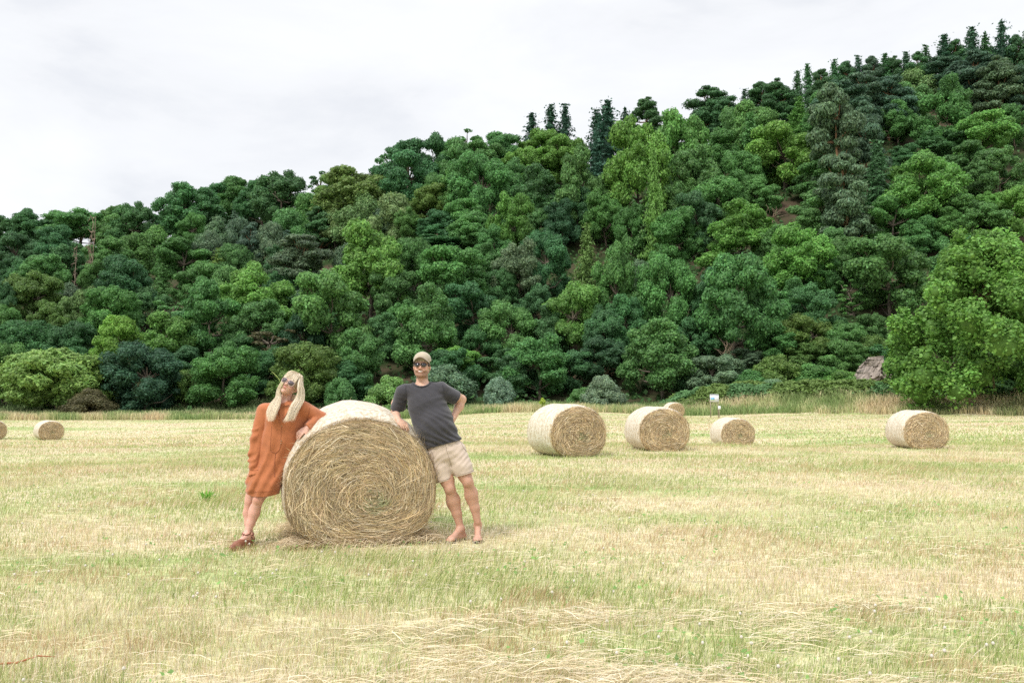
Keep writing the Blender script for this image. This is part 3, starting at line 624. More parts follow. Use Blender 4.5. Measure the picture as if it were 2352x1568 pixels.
wob = (fbm(X * 1.1 + 7, Y * .6, 107, 3) - .5) * 1.1
yc = [4.55 + .12 * X + wob, 5.35 + .16 * X - wob * .9, 3.95 + wob * .7, 7.1 + .2 * X + wob]
sw = sum(a * np.exp(-((Y - c) / s) ** 2) for a, c, s in zip((1.0, .75, .8, .25), yc, (.25, .2, .3, .25)))
sw = sw * (.15 + .85 * np.clip((X + 1.6) * .8, 0, 1)) * np.clip((fbm(X * 1.3, Y * 2.2, 101, 3) - .34) * 4, .05, 1.3) + .09 * (fbm(X * 1.5, Y * 1.5, 103, 3) > .5)
k = (r.random(len(X)) < sw * .95) & off_bale(X, Y); X, Y, sw = X[k], Y[k], sw[k]; n = len(X)
cc = (np.where((r.random(n) < .35)[:, None], DRY, [.74, .63, .41]) * r.uniform(.7, 1.15, n)[:, None])
V, Q, c = stalks(n, X, Y, field_z(X, Y) + .015 + r.random(n) * .05 * (.4 + sw), r.uniform(.07, .28, n), r.uniform(.0018, .0036, n) * (.8 + Y / 14), r.normal(.12, .55, n), r, .012, cc)
# a skirt of loose hay round the large bale and under the others
tag(link('loose_straw', mkmesh('loose_straw', V, [Q], M['straw'], c)), 'cut straw lying in loose swaths across the near field', 'straw', kind='stuff')
# tall dry grass and bracken along the foot of the wood
def band(n, x0, x1, yfun, dep, h0, h1, w0, w1, cols, r, lean=.25, cl=3.0):
    X = r.uniform(x0, x1, n); Y = yfun(X) + r.random(n) * dep
    m = fbm(X / cl, Y / cl, 131, 3); H = (h0 + (h1 - h0) * r.random(n)) * (.45 + 1.1 * m)
    cols = np.asarray(cols); m2 = fbm(X / 2.2 + 40, Y / 2.5, 141, 3); j = np.clip((m2 * 1.7 - .35 + r.normal(0, .12, n)) * len(cols), 0, len(cols) - .01).astype(int)
    z = np.where(Y > YB, hill_z(X, np.maximum(Y, YB)), field_z(X, Y))
    return blades(X, Y, z, H, r.uniform(w0, w1, n), r.normal(0, lean, (n, 2)), cols[j] * r.uniform(.7, 1.25, (n, 1)), r)
V, q4, q3, c = band(75000, -62, 50, edge, 6.5, .32, .9, .03, .09, [(.62, .51, .32), (.62, .56, .34), (.50, .50, .26), (.38, .43, .19), (.27, .36, .14), (.24, .33, .12)], r)
tag(link('tall_dry_grass', mkmesh('tall_dry_grass', V, [q4, q3], M['grass'], c)), 'tall reddish dry grass in a band along the far edge of the field', 'grass', kind='stuff')
V, q4, q3, c = band(80000, -64, 52, lambda X: edge(X) + 4.5, 9, .3, .95, .05, .14, [(.15, .23, .08), (.20, .28, .11), (.28, .33, .15), (.13, .20, .08)], r, .4)
tag(link('rough_weeds', mkmesh('rough_weeds', V, [q4, q3], M['grass'], c)), 'rough green weeds behind the dry grass at the foot of the trees', 'weeds', kind='stuff')
n = 42000; X = r.uniform(14, 48, n); Y = edge(X) + 4 + r.random(n) ** .7 * 8
top = field_z(X, Y) + (.35 + 1.15 * np.clip((Y - edge(X) - 3) / 4, 0, 1)) * (.6 + .7 * fbm(X / 1.6, Y / 1.6, 151, 3)) * np.clip((X - 12) / 5, 0, 1)
P = np.stack([X, Y, top - .6 * r.random(n) ** 2], 1)
V, T = cards(P, sph(n, r) * .7 + [0, -.2, 1.2], .085 * r.uniform(.6, 1.4, n), 2.2, r)
cc = np.where((fbm(X / 3, Y / 3, 161, 2) > .5)[:, None], (.10, .215, .075), (.135, .215, .05)) * r.uniform(.7, 1.3, (n, 1))
tag(link('bracken', mkmesh('bracken', V, [T], M['grass'], np.repeat(cc, 4, 0))), 'bank of green bracken under the trees on the right edge of the field', 'bracken', kind='stuff')
# clover heads and broad weed leaves in the near grass
X, Y = spread(420, 4, 16, 1.4, .66, r); k = greenness(X, Y) > .45; X, Y = X[k], Y[k]; mb = MB()
for x, y in zip(X, Y):
    z = float(field_z(x, y)) + r.uniform(.05, .09); mb.tube([(x, y, z - .008), (x, y, z), (x, y, z + .01)], [.007, .010, .005], 6, c=(.75, .70, .62)); mb.tube([(x, y, z - .09), (x, y, z)], [.0015, .0015], 4, c=(.25, .35, .1))
X, Y = spread(5200, 3.8, 18, 1.5, .66, r); k = fbm(X * 1.1, Y * 1.1, 171, 3) + .25 * greenness(X, Y) > .72; X, Y = X[k], Y[k]; n = len(X)
V, T = cards(np.stack([X, Y, field_z(X, Y) + .03 + .04 * r.random(n)], 1), sph(n, r) * .6 + [0, -.3, 1.0], .010 * r.uniform(.6, 1.5, n), 1.5, r)
mb.add(V, [T], np.repeat(np.array([.20, .35, .10]) * r.uniform(.7, 1.3, (n, 1)), 4, 0))
tag(link('clover', mb.mesh('clover', M['grass'])), 'white clover heads and broad green leaves scattered in the grass', 'clover', kind='stuff')
# the tuft of fresh green leaves left of the woman
w0 = at(474, 1150, 10); s_ = (CH - 0) / (CH - w0[2]) if w0[2] < CH else 1; w0 = np.array([w0[0] * s_, w0[1] * s_, 0]); w0[2] = float(field_z(w0[0], w0[1]))
n = 60; A = r.uniform(0, 6.28, n); rad = r.random(n) * .07
V, q4, q3, c = blades(w0[0] + np.cos(A) * rad, w0[1] + np.sin(A) * rad, np.full(n, w0[2]), r.uniform(.10, .2, n), r.uniform(.015, .026, n), np.stack([np.cos(A), np.sin(A)], 1) * r.uniform(.2, 1.0, (n, 1)), np.array([.17, .42, .05]) * r.uniform(.75, 1.2, (n, 1)), r)
tag(link('weed_tuft', mkmesh('weed_tuft', V, [q4, q3], M['grass'], c)), 'fresh green broad leaved tuft alone in the stubble left of the woman', 'plant')
# ------------------------------------------------------------------ hay bales
def bale_sec(th, t, big):
    """outline of the sagging roll at angle th (0 = right, pi/2 = up), t = 0 front face .. 1 back; returns x, z with the ground at 0"""
    k = min(1.0, t / .22); k = k * (2 - k)
    sx = (.722 + .028 * k) if big else (.72 + .035 * k)
    up = (.655 + (.115 + .07 * t) * k) if big else (.60 + .06 * k)
    dn = .565
    c, s = np.cos(th), np.sin(th); p = 2.05; q = 2.5
    nx = np.where(s >= 0, np.abs(c) ** (2 / p), np.abs(c) ** (2 / q)) * np.sign(c) * sx
    nz = np.where(s >= 0, np.abs(s) ** (2 / p) * up, -np.abs(s) ** (2 / q) * dn)
    return nx, nz + .55
def net_mat():
    m = bpy.data.materials.new('net_wrap'); m.use_nodes = True; nt = m.node_tree; b = nt.nodes['Principled BSDF']; N = nt.nodes.new; L = nt.links.new
    tc = N('ShaderNodeTexCoord'); b.inputs['Roughness'].default_value = .6; b.inputs['Specular IOR Level'].default_value = .3
    def nz(s, sc, d=5):
        mp = N('ShaderNodeMapping'); L(tc.outputs['Object'], mp.inputs[0]); mp.inputs['Scale'].default_value = s
        n = N('ShaderNodeTexNoise'); L(mp.outputs[0], n.inputs['Vector']); n.inputs['Scale'].default_value = sc; n.inputs['Detail'].default_value = d; return n.outputs['Fac']
    r = N('ShaderNodeValToRGB'); L(nz((1, 1.0, 1), 26, 8), r.inputs[0]); e = r.color_ramp.elements
    e[0].position = .34; e[0].color = (.50, .40, .27, 1); e[1].position = .55; e[1].color = (.70, .645, .55, 1)
    r2 = N('ShaderNodeValToRGB'); L(nz((.3, 12, .3), 3, 3), r2.inputs[0]); r2.color_ramp.elements[0].position = .35; r2.color_ramp.elements[0].color = (.82, .80, .76, 1); r2.color_ramp.elements[1].position = .6
    x = N('ShaderNodeMix'); x.data_type = 'RGBA'; x.blend_type = 'MULTIPLY'; x.inputs[0].default_value = 1; L(r.outputs[0], x.inputs[6]); L(r2.outputs[0], x.inputs[7]); L(x.outputs[2], b.inputs['Base Color'])
    bp = N('ShaderNodeBump'); bp.inputs['Strength'].default_value = .9; bp.inputs['Distance'].default_value = .012; L(nz((1, 2, 1), 45, 8), bp.inputs['Height']); L(bp.outputs[0], b.inputs['Normal'])
    return m
M['net'] = net_mat()
def bale_meshes(big, seed, ns, wmul):
    r = np.random.default_rng(seed); Ln = 1.27 if big else 1.2
    na = 128; th = np.linspace(0, 2 * math.pi, na, endpoint=False)
    ts = np.array([0, .012, .035, .07, .12, .2, .35, .5, .65, .8, .9, .97, 1.0])
    V = []
    for t in ts:
        x, z = bale_sec(th, t, big)
        f = 1 - .022 * (1 - min(1, t / .035)) - .04 * max(0, (t - .95) / .05)
        x, z = x * f, (z - .55) * f + .55
        w = 1 + .006 * np.sin(th * 7 + t * 9) + .004 * np.sin(th * 17 - t * 23) + r.normal(0, .0015, na)
        V.append(np.stack([x * w, np.full(na, t * Ln), np.maximum((z - .55) * w + .55, 0)], 1))
    V = np.concatenate(V); a = len(ts); i = np.arange(a - 1)[:, None] * na; j = np.arange(na)[None, :]; j2 = (j + 1) % na
    net = MB(); net.add(V, [np.stack([i + j, i + na + j, i + na + j2, i + j2], -1).reshape(-1, 4)])
    # hay ends: a domed sheet under thousands of laid stalks
    cx, cz = (.13, .46) if big else (.02, .53)
    def face_pt(rho, a, y):
        x, z = bale_sec(a, 0, big); x, z = x * .985, (z - .55) * .985 + .55
        kk = (1 - rho) ** 1.0
        return np.stack([x * rho + cx * kk, y, z * rho + cz * kk], -1)
    hb = MB()
    rings = np.linspace(.0, 1, 14)[1:]
    for end in (0, 1):
        VV = [np.array([[cx, .03 if end == 0 else Ln - .02, cz]])]
        for q in rings:
            y = (.015 - .035 * (1 - q ** 4) + .02 * math.cos(q * 9)) + r.normal(0, .004, na)
            VV.append(face_pt(np.full(na, q), th, y if end == 0 else Ln - y))
        VV = np.concatenate(VV); jj = np.arange(na)
        tri = np.stack([np.zeros(na, int), 1 + jj, 1 + (jj + 1) % na], 1); qd = np.concatenate([np.stack([1 + k * na + jj, 1 + (k + 1) * na + jj, 1 + (k + 1) * na + (jj + 1) % na, 1 + k * na + (jj + 1) % na], 1) for k in range(len(rings) - 1)])
        hb.add(VV, [tri, qd], (.50, .36, .22))
    def lay(n, end, seed):
        r = np.random.default_rng(seed)
        rho = np.sqrt(r.uniform(.0, 1.0, n)); a = r.uniform(0, 2 * math.pi, n)
        ln = r.uniform(.07, .34, n) * (.35 + .65 * rho) * (.8 if wmul > 1.5 else 1)
        drift = r.normal(.14, .24, n) * (1 + .8 * (1 - rho)); drift = np.where(r.random(n) < .12, r.normal(0, 1.1, n), drift)
        lift = r.random(n) ** 1.6 * .045 + .004; pop = r.random(n) < .03
        P = []
        K = 5
        for k in range(K):
            t = k / (K - 1) - .5
            da = ln * t / (.70 * np.maximum(rho, .16)); rh = np.clip(rho + drift * ln * t * 1.35, .01, 1.005)
            da = da * np.cos(np.clip(drift, -1.4, 1.4))
            y = -(.02 - .035 * 0 + lift) * 1.0 + .03 * (rh > .93) * (rh - .93) / .07
            y = y - np.where(pop, .05 * (t + .5), 0) + .012 * (1 - rho) * 0
            y = y - .035 * (1 - rh ** 4) * 1 + .012
            p = face_pt(rh, a + da, y); P.append(p)
        P = np.stack(P, 1) + r.normal(0, .004, (n, 1, 3)) * [1, .5, 1] + r.normal(0, .0022, (n, K, 3))
        T = P[:, -1] - P[:, 0]; T /= np.linalg.norm(T, axis=1)[:, None] + 1e-9
        nrm = np.stack([r.normal(0, .45, n), -np.ones(n), r.normal(0, .45, n)], 1); s = np.cross(T, nrm); s /= np.linalg.norm(s, axis=1)[:, None] + 1e-9
        w = (r.uniform(.0022, .0055, n) * wmul / 2)[:, None, None] * np.array([.6, 1, 1, .9, .3])[None, :, None] * s[:, None, :]
        if end: P = P * [1, -1, 1] + [0, Ln, 0]
        V = np.stack([P - w, P + w], 2).reshape(-1, 3); V[:, 2] = np.maximum(V[:, 2], 0.003); i = np.arange(n)[:, None] * (2 * K)
        Q = np.concatenate([i + [2 * k, 2 * k + 1, 2 * k + 3, 2 * k + 2] for k in range(K - 1)])
        base = np.array([[.66, .50, .29], [.76, .62, .40], [.54, .39, .25], [.62, .50, .27], [.82, .71, .52]])[r.choice(5, n, p=[.32, .26, .2, .12, .10])]
        gr = np.exp(-((rho * np.cos(a) - .05) ** 2 + (rho * np.sin(a) + .12) ** 2) / .03)
        base = np.where((r.random(n) < gr * .55)[:, None], np.array([.42, .44, .24]), base)
        patch = .82 + .36 * fbm(rho * 6 + 3, a * 2.2 + 7, seed, 3)
        c = base * (r.choice([.55, .8, 1.0, 1.2], n, p=[.25, .25, .3, .2]) * r.uniform(.85, 1.15, n) * patch)[:, None]
        return V, Q, np.repeat(c, 2 * K, 0)
    V, Q, c = lay(ns, 0, seed); hb.add(V, [Q], c)
    if big:                                          # the wad of hay swept across below the middle
        n = 190; t0 = r.random(n); A = np.stack([-.17 + r.normal(0, .025, n), np.full(n, -.03), .53 + r.normal(0, .04, n)], 1); B = np.stack([-.05 + .42 * t0, np.full(n, -.045), .20 + .20 * t0 ** 1.5 + r.normal(0, .03, n)], 1); mid = (A + B) / 2 + np.stack([r.normal(-.02, .02, n), -.03 - .02 * r.random(n), r.normal(-.05, .02, n)], 1)
        u = np.linspace(0, 1, 6)[None, :, None]; P = A[:, None] * (1 - u) ** 2 + 2 * mid[:, None] * u * (1 - u) + B[:, None] * u ** 2 + r.normal(0, .003, (n, 6, 3)); T = P[:, -1] - P[:, 0]; s = np.cross(T, np.stack([r.normal(0, .4, n), -np.ones(n), r.normal(0, .4, n)], 1)); s /= np.linalg.norm(s, axis=1)[:, None]
        w = (r.uniform(.003, .0055, n) / 2)[:, None, None] * np.array([.6, 1, 1, 1, .8, .3])[None, :, None] * s[:, None]; V = np.stack([P - w, P + w], 2).reshape(-1, 3); i = np.arange(n)[:, None] * 12
        hb.add(V, [np.concatenate([i + [2 * k, 2 * k + 1, 2 * k + 3, 2 * k + 2] for k in range(5)])], np.repeat(np.array([.74, .66, .42]) * r.uniform(.65, 1.15, (n, 1)), 12, 0))
    V, Q, c = lay(ns // 6, 1, seed + 1); hb.add(V, [Q], c)
    # ragged stalks: round the rim, on top and at the foot
    def ragged(n, f):
        a = f(n); t = np.where(r.random(n) < .75, r.uniform(-.02, .03, n), r.random(n)); x, z = bale_sec(a, .0, big); xb, zb = bale_sec(a, .5, big); k = np.clip(t / .2, 0, 1)
        p = np.stack([x + (xb - x) * k, t * Ln, z + (zb - z) * k], 1); d = np.stack([-np.sin(a), r.normal(0, .5, n), np.cos(a)], 1) * r.choice([-1, 1], n)[:, None] + r.normal(0, .35, (n, 3)); o = np.stack([np.cos(a), np.zeros(n), np.sin(a)], 1)
        L_ = r.uniform(.04, .16, n)[:, None]; q1 = p + d * L_ * .5 + o * L_ * .08; q2 = p + d * L_ + o * L_ * r.uniform(-.05, .35, (n, 1))
        s = np.cross(d, o); s = s / np.linalg.norm(s, axis=1)[:, None] * .0016 * wmul
        V = np.stack([p - s, p + s, q1 + s, q1 - s, q2], 1).reshape(-1, 3); V[:, 2] = np.maximum(V[:, 2], .002); i = np.arange(n)[:, None] * 5
        return V, [i + [0, 1, 2, 3], i + [3, 2, 4]], np.repeat(np.array([.60, .46, .26]) * r.uniform(.7, 1.3, (n, 1)), 5, 0)
    hb.add(*ragged(int(ns * .07), lambda n: r.uniform(0, 2 * math.pi, n)))
    return net.mesh('net_wrap', M['net'], True), hb.mesh('hay', M['straw'])
def bale(me, foot, rz, label, sc=1.0, group='round hay bales on the field'):
    o = empty('hay_bale', foot, rz, (sc, sc, sc)); link('net_wrap', me[0], o); link('hay', me[1], o)
    return tag(o, label, 'hay bale', group)
BIG = bale_meshes(True, 1, 30000, 1.0)
RZ = .26                                             # the roll's axis runs back and to the left
f0 = np.array([-1.445, 8.28, 0])
bale(BIG, f0, RZ, 'large near hay bale that the woman and the man lean on')
FAR = [bale_meshes(False, 5, 11000, 1.9), bale_meshes(False, 9, 10000, 2.0), bale_meshes(False, 15, 9000, 2.3), bale_meshes(False, 21, 9000, 2.2)]
def far_bale(px_, Y, turn, label, k=0, sc=1.0):      # px_ = middle of the front face
    X = (px_ - CX) / F * Y; u = math.atan2(X, Y)
    bale(FAR[k], (X, Y, float(field_z(X, Y)) - .01), turn - u, label, sc)
far_bale(1329, 20.0, math.radians(30), 'leftmost and largest of the row of smaller bales on the right', 0, 1.02)
far_bale(1525, 22.6, math.radians(22), 'second bale of the row on the right, a far bale peeping over it', 1, .97)
far_bale(1693, 34.0, math.radians(24), 'third bale of the row on the right, the one in the middle of open stubble', 2, .97)
far_bale(2124, 26.0, math.radians(29), 'bale standing alone far to the right in front of the bracken bank', 3, .97)
far_bale(1552, 70.0, math.radians(20), 'tiny distant bale at the field edge behind the second bale of the row', 0, 1.0)
far_bale(123, 53.0, math.radians(14), 'small distant bale alone on the left side of the field', 1, 1.0)
far_bale(-9, 52.5, math.radians(10), 'distant bale cut off by the left edge of the photo', 0, 1.0)

# loose hay skirt round the bales (stuff)
r = np.random.default_rng(77); n = 3000; ca, sa = math.cos(RZ), math.sin(RZ)
lx = r.uniform(-.75, .75, n); ly = -np.abs(r.normal(0, .07, n)) + .06; e = r.random(n) < .35; lx = np.where(e, np.sign(lx) * (.60 + np.abs(r.normal(0, .07, n))), lx); ly = np.where(e, r.uniform(-.05, 1.25, n), ly)
X = f0[0] + lx * ca - ly * sa; Y = f0[1] + lx * sa + ly * ca
V, Q, c = stalks(n, X, Y, field_z(X, Y) + .01 + r.random(n) * .05, r.uniform(.06, .26, n), r.uniform(.003, .005, n), r.normal(.33, .7, n), r, .03, np.array([.70, .57, .38]) * r.uniform(.6, 1.2, (n, 1)), .25)
tag(link('hay_litter', mkmesh('hay_litter', V, [Q], M['straw'], c)), 'loose hay fallen round the foot of the large bale', 'hay', kind='stuff')

# ------------------------------------------------------------------ rock face, information board, posts, sapling, stick, dead branches
def rock():
    r = np.random.default_rng(8); a, b = 60, 50; X0 = at(2024, 900, 80)[0]; U = np.linspace(-1, 1, a); Z = np.linspace(0, 1, b); UU, ZZ = np.meshgrid(U, Z, indexing='ij')
    wid = np.interp(ZZ, [0, .35, .5, .75, 1], [2.7, 2.4, 1.5, .9, .4]); wid = wid * (1.1 + .5 * (fbm(ZZ * 6 + 3, UU * .8, 31, 3) - .5)); x = UU * wid + .35 * ZZ + .3 * (fbm(ZZ * 4, UU * 2, 41, 3) - .5)
    f = fbm(UU * 5 + 9, ZZ * 7, 3, 4); crack = np.abs(fbm(UU * 7, ZZ * 9, 12, 3) - .5) * 2
    y = .9 * UU ** 2 + 1.0 * ZZ - 1.4 * f - 1.0 * np.round(f * 6) / 6 + .25 * (crack < .1)
    V = np.stack([x, y, ZZ * (3.6 + 1.8 * (fbm(UU * 3 + 8, UU * 0, 51, 3) - .5))], -1).reshape(-1, 3)
    back = V + [0, 3.5, 0]; Fq = grid_faces(a, b); n = a * b
    idx = np.arange(n).reshape(a, b); rim = np.concatenate([idx[:, 0], idx[-1, 1:], idx[-2::-1, -1], idx[0, -2:0:-1]]); rim2 = np.roll(rim, -1)
    me = mkmesh('rock', np.vstack([V, back]), [Fq, Fq[:, ::-1] + n, np.stack([rim2, rim, rim + n, rim2 + n], 1)], M['stone'])
    return tag(link('rock', me, loc=(X0, 80, float(field_z(X0, 80)) - .2)), 'pale pinkish grey rock face at the foot of the wood left of the near tree', 'rock')
rock()
# information board on two posts
Yb_ = 66.0; b0 = at(1641, 930, Yb_); gz = float(field_z(b0[0], Yb_)); s = Yb_ / F; o = empty('information_board', (b0[0], Yb_, gz), -.1)
tag(o, 'white information board on posts at the edge of the field', 'sign')
top_z = at(1641, 905, Yb_)[2] - gz; hh = 17.5 * s; ww = 20 * s
m = MB(); m.box((0, 0, top_z - hh / 2), (ww, .03, hh), bev=.02, c=(1, 1, 1)); link('panel', m.mesh('panel', mat('board_white', (.72, .74, .76), .4, attr=1)), o)
m = MB(); m.box((0, -.019, top_z - .035), (ww * .96, .012, .05), c=(.22, .24, .28)); link('header_strip', m.mesh('header_strip', mat('board_grey', (1, 1, 1), .5, attr=1)), o)
m = MB(); m.box((-ww * .2, -.019, top_z - hh * .62), (ww * .42, .012, hh * .4), c=(.18, .40, .62)); m.box((-ww * .2, -.028, top_z - hh * .75), (ww * .42, .01, hh * .12), c=(.35, .5, .25)); link('picture', m.mesh('picture', mat('board_print', (1, 1, 1), .5, attr=1)), o)
for sx_ in (-1, 1):
    m = MB(); m.box((sx_ * ww * .42, .045, top_z / 2 - .01), (.06, .06, top_z), c=(1, 1, 1)); link('post', m.mesh('post', M['wood']), o)
o = empty('notice', (b0[0] + 8 * s, Yb_ - .4, gz)); tag(o, 'small white notice on a stake just below the information board', 'sign')
m = MB(); m.box((0, -.03, .80), (.2, .02, .25), bev=.015, c=(.8, .82, .84)); link('panel', m.mesh('panel', mat('notice_white', (1, 1, 1), .4, attr=1)), o)
m = MB(); m.box((0, 0, .42), (.04, .035, .84)); link('stake', m.mesh('stake', M['wood']), o)
for i, (px, Y, lab) in enumerate([(2186, 69.5, 'pale thin post left of the other by the near tree trunk'), (2199, 70, 'pale thin post right of the other by the near tree trunk')]):
    p = at(px, 918, Y); g = float(field_z(p[0], Y)); m = MB(); m.tube([(0, 0, -.1), (0, 0, .62)], [.045, .04], 8, c=(1, 1, 1)); m.tube([(0, 0, .62), (0, 0, .68)], [.04, .012], 8)
    tag(link('post', m.mesh('post', mat('pale_post', (.6, .58, .52), .8, var=(10, .2))), loc=(p[0], Y, g)), lab, 'post', 'thin posts in the rough grass')
# yellow green sapling
p = at(1246, 938, 76); g = float(field_z(p[0], 76)); o = empty('sapling', (p[0], 76, g)); tag(o, 'tiny yellow green sapling in the dry grass between the man and the first smaller bale', 'sapling')
r = np.random.default_rng(3); m = MB(); m.tube([(0, 0, 0), (.02, 0, .6), (0, 0, 1.25)], [.025, .018, .006], 6); link('trunk', m.mesh('trunk', M['bark']), o)
m = MB(); cen = np.array([(0, 0, 1.15), (.12, 0, .95), (-.14, 0, .85), (.1, .1, .7), (-.05, -.1, 1.0)]); puff_set(m, cen, np.array([.14, .16, .17, .16, .15]), 60, .045, r, .9, .6, 1.4, None, 0, np.ones(5)); c_ = link('crown', m.mesh('crown', M['leaf']), o); c_.color = (.32, .44, .07, 1)
# reddish dead stalk lying in the grass, bottom left
g0 = at(-6, 1518, 4.45); s1 = at(98, 1514, 4.5); m = MB(); A0 = np.array([g0[0], 4.62, .03]); B0 = np.array([s1[0] - .02, 4.66, .05])
m.tube([A0 - [.12, .02, 0], A0, A0 * .5 + B0 * .5 + [0, .02, .015], B0], [.006, .006, .0045, .002], 6); m.tube([A0 * .6 + B0 * .4 + [0, .01, .01], A0 * .35 + B0 * .65 + [0, -.09, .03]], [.003, .0015], 5)
tag(link('dry_stalk', m.mesh('dry_stalk', mat('dry_stalk', (.36, .14, .07), .8))), 'reddish brown dry stalk lying in the grass at the bottom left', 'stalk')
# bare fallen branches on the slope
def snag(px, py, spread_, label, seed, bk):
    r = np.random.default_rng(seed); X, Y, g = on_hill(px, py + 20); m = MB(); s = Y / F * spread_
    zc = at(px, py, Y - 3)[2] - g
    for k in range(14):
        a = r.uniform(0, 3.14); p0 = np.array([r.normal(0, .08), 0, 0]) * s; ln = r.uniform(.35, .7) * s; p1 = p0 + np.array([math.cos(a) * ln * .5, r.normal(0, .1) * s, abs(math.sin(a)) * ln * .5]); p2 = p1 + np.array([math.cos(a + r.normal(0, .5)) * ln * .5, 0, math.sin(a + r.normal(0, .6)) * ln * .5])
        m.tube([p0, p1, p2], [.035 * s / 4, .024 * s / 4, .009 * s / 4], 5); m.tube([p1, p1 + r.normal(0, .25, 3) * s * .6], [.018 * s / 4, .006 * s / 4], 5)
    m.tube([(0, 0, -zc - .5), (0, 0, 0)], [.05 * s / 4, .045 * s / 4], 6)
    o = link('dead_branch', m.mesh('dead_branch', M['bark'], True), loc=(X * (Y - 3) / Y, Y - 3, g + zc)); o.color = bk; tag(o, label, 'dead branches', 'bare dead branches in the wood')
snag(605, 800, 80, 'tangle of bare grey twigs hanging in the wood above the woman', 1, (1.6, 1.35, 1.4, 1))
snag(1668, 815, 70, 'bare whitish branches on open ground above the information board', 2, (2.4, 2.2, 2.0, 1))
snag(1392, 858, 60, 'bare brown twigs standing above the silvery leaved bush', 4, (1.3, 1.0, .9, 1))
snag(1775, 500, 60, 'pale broken dead limb high between bright green crowns on the right', 6, (2.2, 2.0, 1.8, 1))
